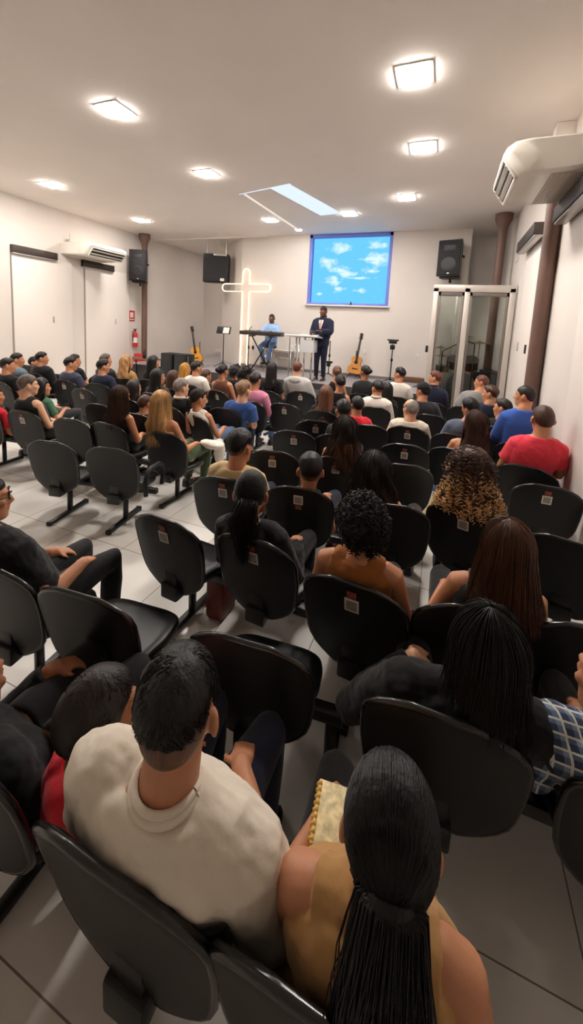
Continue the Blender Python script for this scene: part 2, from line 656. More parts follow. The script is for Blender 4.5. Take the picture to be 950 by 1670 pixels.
def speaker(loc, rz, w, d, h, label, tilt=0.):
    e = empty('mounted_loudspeaker', loc, label, 'loudspeaker', 'black loudspeakers')
    e.rotation_euler = (tilt, 0, rz)
    mb = MB()
    o = [(-w / 2, -d * .5), (w / 2, -d * .5), (w * .34, d * .5), (-w * .34, d * .5)]
    bm = MB()
    bm.prism(o, -h / 2, h / 2, axis='z')
    put('cabinet', bm, black_pl, e, auto=30)
    mb.box((0, -d * .5 - .012, .0), (w * .93, .03, h * .95), bev=.012)
    put('grille', mb, mat('speaker_grille', srgb(20, 20, 24), rough=.6, bump=.4, bscale=260), e, auto=40)
    mb = MB()
    mb.lathe([(w * .30, 0), (w * .32, .012), (w * .28, .02), (w * .1, .012), (0.001, .015)], 24)
    o2 = put('woofer_ring', mb, mat('speaker_cone', srgb(34, 34, 38), rough=.5), e, auto=50)
    o2.rotation_euler = (PI / 2, 0, 0)
    o2.location = (0, -d * .5 - .02, -h * .18)
    mb = MB()
    mb.box((0, -d * .5 - .025, h * .28), (w * .5, .015, h * .16), bev=.006)
    put('horn', mb, MATS['speaker_cone'], e, auto=40)
    mb = MB()
    mb.box((w * .02, -d * .5 - .03, -h * .43), (.05, .01, .03), bev=.003)
    put('badge', mb, alu, e, auto=40)
    mb = MB()
    mb.box((0, 0, -h * .5 - .02), (w * .8, d * .7, .05), bev=.01)
    mb.tube([(0, 0, -h * .5 - .02), (0, .05, -h * .5 - .13)], .03, 10)
    put('bracket', mb, black_pl, e, auto=40)
    mb = MB()
    mb.box((w * .5 - .005, -.0, .05), (.03, .12, .05), bev=.008)
    put('carry_handle', mb, black_ma, e, auto=40)
    return e


speaker((-8.86, 9.55, 3.60), math.radians(24), .50, .40, .92, 'black loudspeaker clamped to the brown column by the left wall')
speaker((-.02, 10.36, 3.83), math.radians(-16), .54, .42, .84, 'black loudspeaker on the stage wall right of the screen')
mb = MB()
mb.box((.20, YB - .04, 3.83), (.06, .10, .90), bev=.01)
tag(put('speaker_mount_plate', mb, white_pl, auto=40), 'white mounting plate behind the right stage loudspeaker', 'mounting plate')

# square black cabinet hanging at the corner of the stage wall
e = empty('square_loudspeaker', (-6.93, 10.75, 3.72), 'square black loudspeaker cabinet hung at the left corner of the stage wall', 'loudspeaker')
e.rotation_euler = (0, 0, math.radians(22))
mb = MB()
mb.box((0, .18, 0), (.80, .40, .88), bev=.015)
put('cabinet', mb, black_pl, e, auto=40)
mb = MB()
mb.box((0, -.03, -.05), (.76, .03, .74), bev=.01)
put('grille', mb, MATS['speaker_grille'], e, auto=40)
mb = MB()
mb.box((.22, -.05, -.36), (.13, .02, .09), bev=.02)
put('badge', mb, white_pl, e, auto=40)
mb = MB()
mb.box((.14, -.02, .40), (.42, .10, .06), bev=.01)
mb.tube([(-.3, .1, .42), (-.3, .1, .9)], .014, 8)
mb.tube([(.3, .1, .42), (.3, .1, .9)], .014, 8)
put('hanging_bracket', mb, alu, e, auto=40)

# acoustic guitars on stands
wood_lt = mat('guitar_spruce', srgb(206, 140, 70), rough=.35, coat=.4, vary=.1, vscale=5, stretch=(8, 8, 1))
wood_side = mat('guitar_side', srgb(150, 88, 44), rough=.35, coat=.3)
def guitar(loc, tilt, label, k=1.0, rz=0., top=wood_lt):
    e = empty('acoustic_guitar', loc, label, 'guitar', 'guitars on stands')
    e.rotation_euler = (math.radians(-8), tilt, rz)
    pr = [(0, .0), (.13, .005), (.185, .05), (.195, .12), (.175, .19), (.130, .25), (.118, .29), (.130, .34), (.142, .385), (.125, .44), (.07, .475), (0, .48)]
    out = [(x * k, z * k) for x, z in pr] + [(-x * k, z * k) for x, z in pr[-2:0:-1]]
    mb = MB()
    mb.prism(out, -.05 * k, .05 * k)
    put('body', mb, wood_side, e, auto=40)
    mb = MB()
    mb.prism([(x * .97, .012 + z * .97) for x, z in out], -.056 * k, -.05 * k)
    put('soundboard', mb, top, e, auto=40)
    mb = MB()
    n = 18
    mb.prism([(.048 * k * math.cos(2 * PI * i / n), (.315 + .048 * math.sin(2 * PI * i / n) ) * k) for i in range(n)], -.060 * k, -.055 * k)
    put('sound_hole', mb, black_ma, e)
    mb = MB()
    mb.box((0, -.062 * k, .14 * k), (.15 * k, .012, .025 * k), bev=.003)
    put('bridge', mb, black_pl, e, auto=40)
    mb = MB()
    mb.box((0, -.058 * k, .63 * k), (.055 * k, .03 * k, .62 * k), bev=.006)
    put('neck', mb, mat('fretboard', srgb(44, 32, 28), rough=.5), e, auto=40)
    mb = MB()
    mb.box((0, -.05 * k, 1.01 * k), (.075 * k, .02, .18 * k), Matrix.Rotation(.2, 3, 'X'), bev=.006)
    for s in (-1, 1):
        for q in range(3):
            mb.tube([(s * .03 * k, -.05 * k, (.95 + .055 * q) * k), (s * .065 * k, -.05 * k, (.95 + .055 * q) * k)], .008 * k, 6)
    put('headstock', mb, MATS['fretboard'], e, auto=40)
    st = empty('guitar_stand', loc, 'black stand under the ' + label, 'guitar stand', 'guitar stands')
    mb = MB()
    mb.tube([(0, .10, .0), (0, .10, .62 * k)], .012, 8)
    put('post', mb, black_pl, st, smooth=True)
    for s in (-1, 1):
        mb = MB()
        mb.tube([(0, .10, .16), (s * .2, -.06 if k > .8 else .0, -.105 if loc[2] > STAGE_Z + .05 else 0.0)], .011, 8)
        put('leg', mb, black_pl, st, smooth=True)
    mb = MB()
    mb.tube([(0, .10, .16), (0, .30, -.105)], .011, 8)
    put('leg', mb, black_pl, st, smooth=True)
    mb = MB()
    mb.tube([(-.12, -.09, -.02), (-.12, .10, -.02), (.12, .10, -.02), (.12, -.09, -.02)], .011, 8)
    mb.tube([(0, .10, -.02), (0, .10, .1)], .011, 8)
    put('cradle', mb, black_pl, st, smooth=True)
    return e


guitar((-2.20, 10.35, STAGE_Z + .12), math.radians(6), 'natural wood acoustic guitar standing right of the preacher', 1.02)
guitar((-6.63, 9.45, STAGE_Z + .12), math.radians(-12), 'golden guitar leaning left of the stage beside the black monitors', .98, rz=.3, top=mat('guitar_gold', srgb(214, 150, 56), rough=.3, coat=.4))

# instrument stand with a dark slim guitar neck beside the preacher
def mic_stand(loc, h, label, boom=None, name='microphone_stand'):
    e = empty(name, loc, label, 'microphone stand', 'microphone stands')
    for a in (90, 210, 330):
        mb = MB()
        mb.tube([(0, 0, .10), (.24 * math.cos(math.radians(a)), .24 * math.sin(math.radians(a)), .012)], .011, 8)
        put('leg', mb, black_pl, e, smooth=True)
    mb = MB()
    mb.tube([(0, 0, .06), (0, 0, h)], .014, 10)
    put('pole', mb, black_pl, e, smooth=True)
    mb = MB()
    mb.lathe([(.02, h * .55), (.03, h * .56), (.03, h * .62), (.02, h * .63)], 12)
    put('clutch', mb, black_pl, e, auto=40)
    if boom:
        mb = MB()
        mb.tube([(0, 0, h), (boom[0], boom[1], h + boom[2])], .010, 8)
        put('boom', mb, black_pl, e, smooth=True)
    return e


e = mic_stand((-1.22, 10.2, STAGE_Z), 1.0, 'black stand with a clamped holder between the guitar and the glass booth')
mb = MB()
mb.box((0, -.02, 1.06), (.20, .08, .10), bev=.015)
mb.box((0, -.03, .92), (.12, .07, .12), bev=.015)
mb.tube([(-.14, -.02, 1.10), (.14, -.02, 1.10)], .022, 8)
put('holder', mb, black_pl, e, auto=40)
e = mic_stand((-2.88, 10.2, STAGE_Z), .98, 'slim black stand between the preacher and the acoustic guitar')
mb = MB()
mb.box((0, -.02, .40), (.20, .08, .06), bev=.012)
mb.box((0, -.03, .34), (.10, .08, .12), bev=.012)
put('holder', mb, black_pl, e, auto=40)

# music stand near the cross
e = empty('music_stand', (-6.05, 9.9, STAGE_Z), 'black music stand with white sheet left of the neon cross', 'music stand')
mb = MB()
mb.tube([(0, 0, .05), (0, 0, 1.02)], .014, 10)
put('pole', mb, black_pl, e, smooth=True)
for a in (90, 210, 330):
    mb = MB()
    mb.tube([(0, 0, .16), (.26 * math.cos(math.radians(a)), .26 * math.sin(math.radians(a)), .012)], .011, 8)
    put('leg', mb, black_pl, e, smooth=True)
mb = MB()
mb.box((0, 0, 1.10), (.46, .02, .22), Matrix.Rotation(-.35, 3, 'X'), bev=.004)
put('desk', mb, black_pl, e, auto=40)
mb = MB()
mb.box((.10, -.03, 1.10), (.20, .004, .18), Matrix.Rotation(-.35, 3, 'X'))
put('sheet', mb, mat('paper', srgb(232, 228, 220), rough=.8), e)

# keyboard on an X stand
e = empty('electronic_keyboard', (-4.72, 9.72, 1.72), 'black electronic keyboard in front of the seated player on stage', 'keyboard')
e.rotation_euler = (0, 0, math.radians(2))
mb = MB()
mb.box((0, 0, .06), (1.22, .34, .11), bev=.015)
put('case', mb, mat('keyboard_case', srgb(40, 34, 32), rough=.45), e, auto=40)
mb = MB()
mb.box((0, .10, .118), (1.12, .13, .012), bev=.003)
put('white_keys', mb, white_pl, e, auto=40)
mb = MB()
for i in range(36):
    if i % 7 not in (2, 6):
        mb.box((-.54 + i * .031, .12, .128), (.012, .08, .016))
mb.box((0, .155, .124), (1.1, .02, .010))
put('black_keys', mb, black_pl, e)
mb = MB()
mb.box((0, -.08, .118), (1.0, .10, .010), bev=.003)
put('control_panel', mb, black_pl, e, auto=40)
e = empty('keyboard_stand', (-4.72, 9.72, STAGE_Z), 'black folding stand carrying the keyboard on stage', 'keyboard stand')
for s in (-1, 1):
    mb = MB()
    mb.tube([(-s * .30, 0, .03), (s * .30, 0, .99)], .018, 8)
    put('cross_leg', mb, black_pl, e, smooth=True)
    mb = MB()
    mb.tube([(s * .30, -.20, .02), (s * .30, .20, .02)], .018, 8)
    put('foot', mb, black_pl, e, smooth=True)
    mb = MB()
    mb.tube([(s * .30, -.18, 1.0), (s * .30, .18, 1.0)], .018, 8)
    put('support_arm', mb, black_pl, e, smooth=True)
# player's stool
e = empty('keyboard_stool', (-4.70, 10.28, STAGE_Z), 'black stool under the keyboard player on stage', 'stool')
mb = MB()
mb.lathe([(.17, .66), (.185, .68), (.185, .72), (.165, .74)], 20)
put('seat', mb, black_pl, e, auto=40)
for a in (45, 135, 225, 315):
    mb = MB()
    mb.tube([(.11 * math.cos(math.radians(a)), .11 * math.sin(math.radians(a)), .67), (.2 * math.cos(math.radians(a)), .2 * math.sin(math.radians(a)), 0)], .014, 8)
    put('leg', mb, chrome, e, smooth=True)
mb = MB()
mb.tube([(.17 * math.cos(2 * PI * i / 16), .17 * math.sin(2 * PI * i / 16), .22) for i in range(17)], .01, 6)
put('foot_ring', mb, chrome, e, smooth=True)

# microphone by the keyboard
mic_stand((-4.98, 9.46, STAGE_Z), 1.16, 'black microphone stand in front of the keyboard', boom=(.02, .10, .10))

# white side table behind the keyboard
def leg_table(name, loc, w, d, h, topm, legm, label, cat, t=.03):
    e = empty(name, loc, label, cat)
    mb = MB()
    mb.box((0, 0, h - t / 2), (w, d, t), bev=.006)
    put('table_top', mb, topm, e, auto=40)
    for sx in (-1, 1):
        for sy in (-1, 1):
            mb = MB()
            mb.tube([(sx * (w / 2 - .03), sy * (d / 2 - .03), 0), (sx * (w / 2 - .03), sy * (d / 2 - .03), h - t)], .015, 8)
            put('leg', mb, legm, e, smooth=True)
    return e


leg_table('side_table', (-4.62, 10.5, STAGE_Z), 1.15, .40, .62, white_pl, alu, 'white thin-legged table against the stage wall behind the keyboard player', 'table')
for x, hh in ((-4.30, .10), (-4.18, .15), (-4.05, .12)):
    mb = MB()
    mb.lathe([(.026, 0), (.03, .01), (.03, hh * .65), (.014, hh * .82), (.014, hh)], 12, (x, 10.5, STAGE_Z + .62))
    tag(put('water_bottle', mb, mat('bottle_clear', srgb(205, 210, 214), rough=.15), auto=40), 'small clear bottle standing on the white table behind the keyboard', 'bottle', 'bottles on the stage table')

# lectern: pale top on chrome legs with a lower shelf
e = empty('lectern', (-3.22, 8.98, STAGE_Z), 'white-topped lectern with slim metal legs in front of the preacher', 'lectern')
mb = MB()
mb.box((0, 0, 1.09), (.86, .46, .035), Matrix.Rotation(-.10, 3, 'X'), bev=.008)
put('reading_top', mb, mat('frosted_acrylic', srgb(226, 224, 222), rough=.2, coat=.4), e, auto=40)
for x, y in ((-.22, .1), (.20, .1), (-.06, -.12), (.08, -.12)):
    mb = MB()
    mb.tube([(x, y, 0.02), (x, y, 1.07)], .020, 10)
    put('leg', mb, chrome, e, smooth=True)
mb = MB()
mb.box((.15, 0, .86), (.34, .30, .30), bev=.01)
put('front_panel', mb, mat('frosted_panel', srgb(206, 206, 208), rough=.25), e, auto=40)
mb = MB()
mb.box((0, 0, .02), (.62, .42, .035), bev=.008)
put('base_plate', mb, chrome, e, auto=40)
mb = MB()
mb.box((-.46, -.02, .52), (.26, .05, .022), bev=.004)
mb.tube([(-.36, 0, .05), (-.36, 0, 1.05)], .014, 8)
put('side_bracket', mb, chrome, e, auto=40)
mb = MB()
for s in (-1, 1):
    mb.box((.16 + s * .10, -.02, 1.125 ), (.20, .26, .018), Matrix.Rotation(-s * .12, 3, 'Y'), bev=.004)
tag(put('open_book', mb, MATS['paper'], auto=40), 'open white book lying on the lectern under the preacher hands', 'book')
bk = bpy.data.objects['open_book']
bk.location = (-3.22, 8.98, STAGE_Z)

# preacher's dark floor monitor at the stage edge
def monitor(loc, w, d, h, label, rz=0.):
    e = empty('floor_monitor', loc, label, 'stage monitor', 'black stage monitors')
    e.rotation_euler = (0, 0, rz)
    mb = MB()
    mb.prism([(-d / 2, 0), (d / 2, 0), (d / 2, h * .35), (-d * .1, h), (-d / 2, h * .85)], -w / 2, w / 2, axis='x')
    put('cabinet', mb, black_pl, e, auto=30)
    mb = MB()
    mb.box((0, d * .22, h * .70), (w * .9, .02, h * .78), Matrix.Rotation(math.radians(42), 3, 'X'), bev=.006)
    put('grille', mb, MATS['speaker_grille'], e, auto=40)
    return e


monitor((-2.62, 8.42, 0), .70, .45, .62, 'black monitor cabinet on the floor at the stage edge below the preacher')
# two tall black cabinets and a small table left of the stage
def cabinet(loc, label):
    e = empty('black_cabinet', loc, label, 'equipment cabinet', 'black equipment cabinets')
    mb = MB()
    mb.box((0, 0, .57), (.38, .40, 1.14), bev=.02)
    put('shell', mb, black_pl, e, auto=40)
    mb = MB()
    mb.box((0, -.205, .6), (.32, .02, .98), bev=.01)
    put('front_grille', mb, MATS['speaker_grille'], e, auto=40)
    mb = MB()
    mb.box((.195, -.1, .70), (.012, .02, .8))
    put('edge_strip', mb, alu, e)


cabinet((-6.80, 9.0 - .5, 0), 'left one of two black equipment cabinets below the golden guitar')
cabinet((-6.38, 9.0 - .5, 0), 'right one of two black equipment cabinets below the golden guitar')
leg_table('small_table', (-7.75, 8.5, 0), .95, .45, .92, wood_dk, black_pl, 'brown small table by the left end of the stage', 'table')
mb = MB()
mb.lathe([(.04, 0), (.045, .01), (.045, .14), (.018, .19), (.018, .24)], 14, (-7.72, 8.5, .92))
tag(put('dark_bottle', mb, black_pl, auto=40), 'dark bottle standing on the small brown table', 'bottle')
for x in (-7.50, -7.42, -7.34):
    mb = MB()
    mb.lathe([(.022, 0), (.03, .09), (.028, .09), (.02, .008)], 12, (x, 8.48, .92))
    tag(put('drinking_cup', mb, MATS['bottle_clear'], auto=40), 'pale cup in the row on the small brown table', 'cup', 'cups on the small table')

# fire extinguishers
def extinguisher(loc, side, label, white=False):
    s = -side
    e = empty('fire_extinguisher', loc, label, 'fire extinguisher', 'fire extinguishers')
    mb = MB()
    mb.lathe([(.055, 0), (.075, .015), (.078, .05), (.078, .38), (.06, .44), (.03, .47), (.028, .50)], 20)
    put('cylinder', mb, red_paint, e, auto=40)
    mb = MB()
    mb.lathe([(.079, .14), (.0795, .145), (.0795, .30), (.079, .305)], 20)
    put('paper_band', mb, mat('paper_band', srgb(226, 222, 214), rough=.6), e, auto=40)
    mb = MB()
    mb.box((0, 0, .53), (.05, .05, .05), bev=.008)
    mb.box((.03 * s, -.03, .57), (.03, .14, .02), bev=.005)
    put('valve', mb, black_pl, e, auto=40)
    mb = MB()
    mb.tube([(0, -.03, .53), (0, -.10, .50), (0, -.105, .35), (0, -.10, .18)], .011, 8)
    put('hose', mb, black_pl, e, smooth=True)
    mb = MB()
    mb.box((-s * .07, 0, .36), (.05, .06, .10), bev=.005)
    put('wall_hook', mb, alu, e, auto=40)


extinguisher((XL + .10, 9.72, 1.10), -1, 'red fire extinguisher on the left wall beside the column')
mb = MB()
mb.box((XL + .008, 9.66, 2.08), (.012, .26, .34), bev=.003)
o = tag(put('extinguisher_sign', mb, red_paint, auto=40), 'red sign plate above the fire extinguisher on the left wall', 'sign')
mb = MB()
mb.box((XL + .016, 9.66, 2.11), (.004, .13, .16), bev=.001)
mb.box((XL + .016, 9.66, 1.97), (.004, .18, .03), bev=.001)
put('white_pictogram', mb, white_pl, o, auto=40)
e = empty('red_alarm_box', (-9.0, 9.70, .0), 'red box on the foot of the left brown column', 'fire box')
mb = MB()
mb.box((0, 0, .72), (.30, .20, .36), bev=.015)
put('box', mb, red_paint, e, auto=40)
mb = MB()
mb.box((0, 0, .27), (.10, .10, .54), bev=.01)
put('pedestal', mb, red_paint, e, auto=40)
# wall sign and extinguisher by the thick right column
e = tag(link('wall_notice', None), 'white notice with a red top edge on the right wall beside the thick column', 'notice')
e.location = (XR, 6.98, 1.44)
mb = MB()
mb.box((-.008, 0, 0), (.016, .17, .46), bev=.003)
put('sheet', mb, MATS['paper'], e, auto=40)
mb = MB()
mb.box((-.014, 0, .20), (.014, .17, .07), bev=.003)
put('red_header', mb, red_paint, e, auto=40)
mb = MB()
for q in range(5):
    mb.box((-.017, 0, .10 - .06 * q), (.003, .11, .014))
put('text_line', mb, mat('ink', srgb(70, 66, 66), rough=.8), e)
mb = MB()
mb.box((XR - .02, 7.0, 1.86), (.04, .10, .14), bev=.008)
tag(put('wall_switch', mb, black_pl, auto=40), 'small dark switch box above the notice on the right wall', 'switch')
mb = MB()
mb.box((XR - .006, 9.1, 3.72), (.012, .34, .34), bev=.002)
tag(put('cover_plate', mb, wall_m, auto=40), 'square painted cover plate high on the right wall near the booth', 'cover plate')
mb = MB()
mb.box((-5.5, YB - .012, 1.30), (.07, .02, .11), bev=.004)
tag(put('wall_socket', mb, black_pl, auto=40), 'dark wall socket just right of the neon cross foot', 'socket')
for x, w in ((-4.2, .08), (-2.02, .07), (-.62, .07)):
    mb = MB()
    mb.box((x, YB - .01, 1.42), (w, .016, .12), bev=.004)
    tag(put('wall_outlet', mb, white_pl, auto=40), {-4.2: 'white outlet on the stage wall above the side table', -2.02: 'white outlet on the stage wall right of the acoustic guitar', -.62: 'white outlet on the stage wall left of the glass booth'}[x], 'outlet')


# glass drum booth on the right
GX0, GX1, GY0, GY1, GZ = -.30, XR - .01, 8.6, 10.45, 2.96
glass = bpy.data.materials.new('booth_glass')
glass.use_nodes = True
_n = glass.node_tree.nodes
_l = glass.node_tree.links
_n.clear()
_o = _n.new('ShaderNodeOutputMaterial')
_t = _n.new('ShaderNodeBsdfTransparent')
_t.inputs['Color'].default_value = (.88, .92, .89, 1)
_g = _n.new('ShaderNodeBsdfGlossy')
_g.inputs['Roughness'].default_value = .02
_f = _n.new('ShaderNodeFresnel')
_m = _n.new('ShaderNodeMixShader')
_l.new(_f.outputs[0], _m.inputs['Fac'])
_l.new(_t.outputs[0], _m.inputs[1])
_l.new(_g.outputs[0], _m.inputs[2])
_l.new(_m.outputs[0], _o.inputs[0])
booth = empty('drum_booth', ((GX0 + GX1) / 2, GY0, 0), 'glass drum booth with pale metal frames in the right corner', 'drum booth')
bx, w = (GX0 + GX1) / 2, GX1 - GX0
frame_m = mat('booth_frame', srgb(200, 192, 184), rough=.4, metal=.3)
def member(x0, x1, z0, z1, y=0, dy=.07):
    mb.box(((x0 + x1) / 2 - bx, y, (z0 + z1) / 2), (x1 - x0, dy, z1 - z0), bev=.006)
mb = MB()
member(GX0, GX1, GZ - .08, GZ + .06)
member(GX0, GX1, 0, .10)
for x in (GX0, .29, GX1 - .12):
    member(x, x + .10, 0, GZ)
put('front_frame', mb, frame_m, booth, auto=40)
mb = MB()
for x0, x1 in ((GX0 + .10, .29), (.39, GX1 - .12)):
    member(x0, x0 + .05, .10, GZ - .08, .01, .05)
    member(x1 - .05, x1, .10, GZ - .08, .01, .05)
    member(x0, x1, GZ - .16, GZ - .08, .01, .05)
put('sash_frame', mb, mat('booth_sash', srgb(120, 112, 106), rough=.45, metal=.4), booth, auto=40)
for x0, x1 in ((GX0 + .14, .26), (.43, GX1 - .15)):
    mb = MB()
    mb.box(((x0 + x1) / 2 - bx, .012, (GZ) / 2), (x1 - x0, .012, GZ - .25))
    put('glass_pane', mb, glass, booth)
mb = MB()
mb.box((GX0 - bx + .03, (GY1 - GY0) / 2, GZ / 2), (.012, GY1 - GY0 - .1, GZ - .25))
put('side_glass', mb, glass, booth)
mb = MB()
mb.box((GX0 - bx + .03, (GY1 - GY0) / 2, GZ - .02), (.07, GY1 - GY0, .10), bev=.006)
mb.box((GX0 - bx + .03, GY1 - GY0, GZ / 2), (.07, .07, GZ), bev=.006)
put('side_frame', mb, frame_m, booth, auto=40)
mb = MB()
mb.box((.02 - bx + .16, (GY1 - GY0) * .5, GZ / 2), (.06, .06, GZ), bev=.006)
put('inner_post', mb, frame_m, booth, auto=40)
mb = MB()
mb.box((GX0 - bx - .03, -.02, 1.7), (.05, .05, .14), bev=.01)
put('lock', mb, black_pl, booth, auto=40)

# drum kit inside the booth
steel = mat('drum_steel', srgb(150, 150, 152), rough=.3, metal=.9)
brass = mat('cymbal_brass', srgb(150, 124, 70), rough=.3, metal=.9)
shell_m = mat('drum_shell', srgb(40, 38, 40), rough=.3, coat=.5)
skin_w = mat('drum_skin', srgb(208, 206, 202), rough=.5)
mb = MB()
mb.box(((GX0 + GX1) / 2, 9.6, .30), (GX1 - GX0 - .2, 1.5, .60))
struct('floor_booth', mb, mat('booth_platform', srgb(70, 64, 60), rough=.7))
kit = empty('drum_kit', (.36, 9.45, .60), 'dark drum kit with cymbals inside the glass booth', 'drum kit')
def drum(name, c, r, h, rot):
    o = []
    for (pr, m, n) in (([(r, -h / 2), (r, h / 2)], shell_m, name), ):
        mb = MB(); mb.lathe(pr, 28)
        d = put(n, mb, m, kit, auto=40); d.location = c; d.rotation_euler = rot
    for z in (-h / 2, h / 2):
        mb = MB(); mb.lathe([(r * 1.02, z - .012), (r * 1.04, z), (r * 1.02, z + .012)], 28)
        put('hoop', mb, steel, d, auto=40)
        mb = MB(); mb.lathe([(r * .98, z * 1.01), (.001, z * 1.02)], 28)
        put('drum_head', mb, skin_w, d, auto=40)
    return d
drum('bass_drum', (.05, -.1, .30), .29, .42, (PI / 2, 0, 0))
drum('tom', (-.12, -.05, .80), .15, .20, (.5, 0, 0))
drum('tom', (.22, -.05, .80), .16, .22, (.5, 0, 0))
drum('floor_tom', (.45, .25, .42), .20, .40, (0, 0, 0))
drum('snare_drum', (-.32, .35, .62), .18, .14, (0, 0, 0))
for x, y, h, r in ((-.42, 0, 1.12, .20), (.36, -.05, 1.28, .22), (-.38, .40, .92, .17), (.08, .3, 1.40, .19)):
    mb = MB()
    mb.lathe([(.012, h + .03), (.03, h + .028), (r * .4, h + .01), (r, h - .015), (r, h - .018), (r * .4, h + .004)], 28, (x, y, 0))
    put('cymbal', mb, brass, kit, auto=40)
    mb = MB()
    mb.tube([(x, y, .25), (x, y, h + .05)], .012, 8)
    for a in (90, 210, 330):
        mb.tube([(x, y, .45), (x + .18 * math.cos(math.radians(a)), y + .18 * math.sin(math.radians(a)), .0)], .011, 6)
    put('cymbal_stand', mb, steel, kit, smooth=True)
# dark drum throne with folded cover, a boom microphone and a white monitor beside the kit
e = mic_stand((-.02, 9.05, .6), 1.05, 'black boom microphone stand in the left bay of the glass booth', boom=(.40, .2, .25))
e = mic_stand((.60, 9.02, .6), 1.25, 'black boom microphone stand in the right bay of the glass booth', boom=(-.35, .15, .12))
e = empty('guitar_amplifier', (.92, 9.0, .6), 'black amplifier box in the right bay of the glass booth', 'amplifier')
mb = MB()
mb.box((.0, .1, .36), (.32, .28, .72), bev=.02)
put('cabinet', mb, black_pl, e, auto=40)
mb = MB()
mb.box((.0, -.05, .36), (.28, .02, .62), bev=.01)
put('grille', mb, MATS['speaker_grille'], e, auto=40)
mb = MB()
mb.box((.0, .1, .73), (.16, .04, .03), bev=.008)
put('carry_handle', mb, black_ma, e, auto=40)
# ------------------------------------------------------------------ beam seating
chair_pl = mat('chair_shell_black', srgb(21, 22, 23), rough=.46, spec=.36, bump=.06, bscale=300)
chair_vinyl = mat('chair_vinyl_black', srgb(24, 25, 26), rough=.36, spec=.45, bump=.05, bscale=220)
rim_m = mat('chair_rim_black', srgb(24, 24, 25), rough=.22, spec=.6)
beam_m = mat('beam_black_paint', srgb(22, 22, 23), rough=.4, spec=.5)
sticker_m = mat('sticker_paper', srgb(222, 218, 212), rough=.6)
sticker_in = mat('sticker_grey', srgb(150, 146, 142), rough=.6, vary=.2, vscale=60)
badge_m = mat('badge_red_brown', srgb(160, 84, 72), rough=.6, vary=.4, vscale=90)

BH, BW = .53, .258          # backrest height, half width at the widest
def back_half_width(v):
    # v 0 bottom .. 1 top
    w = BW * (.86 + .14 * min(1, v / .55))
    if v > .72:
        k = (v - .72) / .28
        w *= (1 - k ** 3.2 * .62)
    if v < .34:
        k = (.34 - v) / .34
        w *= (1 - k ** 2.6 * .60)
    return w
def back_y(x, v):
    # bowed backrest, leaning back towards the top (towards -Y)
    return .085 * (1 - v) - .03 * v * v + .20 * x * x + .0
Z0 = .305
def make_back():
    nu, nv = 15, 17
    mb = MB()
    fr, bk = [], []
    for j in range(nv):
        v = .5 - .5 * math.cos(PI * j / (nv - 1))
        w = back_half_width(v)
        for i in range(nu):
            u = math.sin(PI / 2 * (-1 + 2 * i / (nu - 1)))
            e = max(0, 1 - max(abs(u), abs(2 * v - 1)) ** 6)
            x = u * w
            th = .010 + .018 * e
            z = Z0 + v * BH
            fr.append((x, back_y(x, v) + th, z))
            bk.append((x, back_y(x, v) - .010 - .006 * e, z))
    n = nu * nv
    fs = []
    for j in range(nv - 1):
        for i in range(nu - 1):
            a = j * nu + i
            fs.append((a, a + 1, a + nu + 1, a + nu))
            fs.append((n + a + nu, n + a + nu + 1, n + a + 1, n + a))
    loop = [i for i in range(nu)] + [j * nu + nu - 1 for j in range(1, nv)] + [(nv - 1) * nu + i for i in range(nu - 2, -1, -1)] + [j * nu for j in range(nv - 2, 0, -1)]
    for a, b in zip(loop, loop[1:] + loop[:1]):
        fs.append((b, a, n + a, n + b))
    mb.add(fr + bk, fs)
    rim = MB()
    pts = [Vector(fr[i]) * .5 + Vector(bk[i]) * .5 for i in loop]
    pts = [p for i, p in enumerate(pts) if i == 0 or (p - pts[i - 1]).length > .004]
    rim.tube(pts + [pts[0]], .0125, 8)
    return mb, rim
_b, _r = make_back()
BACK_ME, RIM_ME = _b.mesh('backrest', chair_pl), _r.mesh('backrest_rim', rim_m)
def make_seat():
    mb = MB()
    n = 36
    def ring(k, z, s=1.0):
        pts = []
        for i in range(n):
            a = 2 * PI * i / n
            c, s_ = math.cos(a), math.sin(a)
            e = .55
            x = .248 * abs(c) ** e * (1 if c > 0 else -1) * k
            y = .215 * abs(s_) ** e * (1 if s_ > 0 else -1) * k
            if y < 0:
                x *= .93
            pts.append((x, .27 + y, z - (.022 * max(0, y / .215) ** 3 if z > .40 else 0) - .012 * (1 - min(1, (abs(x) / .235) ** 2)) * (1 if z > .43 else 0)))
        return pts
    mb.loft([ring(.90, .385), ring(.98, .395), ring(1.0, .415), ring(.985, .437), ring(.94, .447), ring(.7, .445), ring(.35, .443)])
    return mb
SEAT_ME = make_seat().mesh('seat', chair_vinyl)
mb = MB()
mb.box((0, .072, .315), (.13, .09, .10), bev=.012)
mb.box((0, .16, .345), (.12, .16, .06), bev=.01)
mb.box((0, .055, .41), (.10, .02, .12), bev=.006)
BRACKET_ME = mb.mesh('back_bracket', beam_m)
BRACKET_ME.set_sharp_from_angle(angle=math.radians(40))
mb = MB()
mb.tube([(0, .24, .345), (0, .24, .02)], .026, 10, flat=1)
POST_ME = mb.mesh('leg', beam_m)
mb = MB()
mb.box((0, .22, .022), (.05, .50, .034), bev=.010)
FOOT_ME = mb.mesh('foot', beam_m)
FOOT_ME.set_sharp_from_angle(angle=math.radians(40))
mb = MB()
mb.box((0, 0, 0), (.054, .03, .04), bev=.006)
CAP_ME = mb.mesh('foot_cap', black_pl)
mb = MB()
mb.box((0, 0, 0), (.072, .003, .080), bev=.001)
STICK_ME = mb.mesh('paper_sticker', sticker_m, False)
mb = MB()
mb.box((0, -.0012, 0), (.052, .003, .056))
STICKIN_ME = mb.mesh('grey_patch', sticker_in, False)
mb = MB()
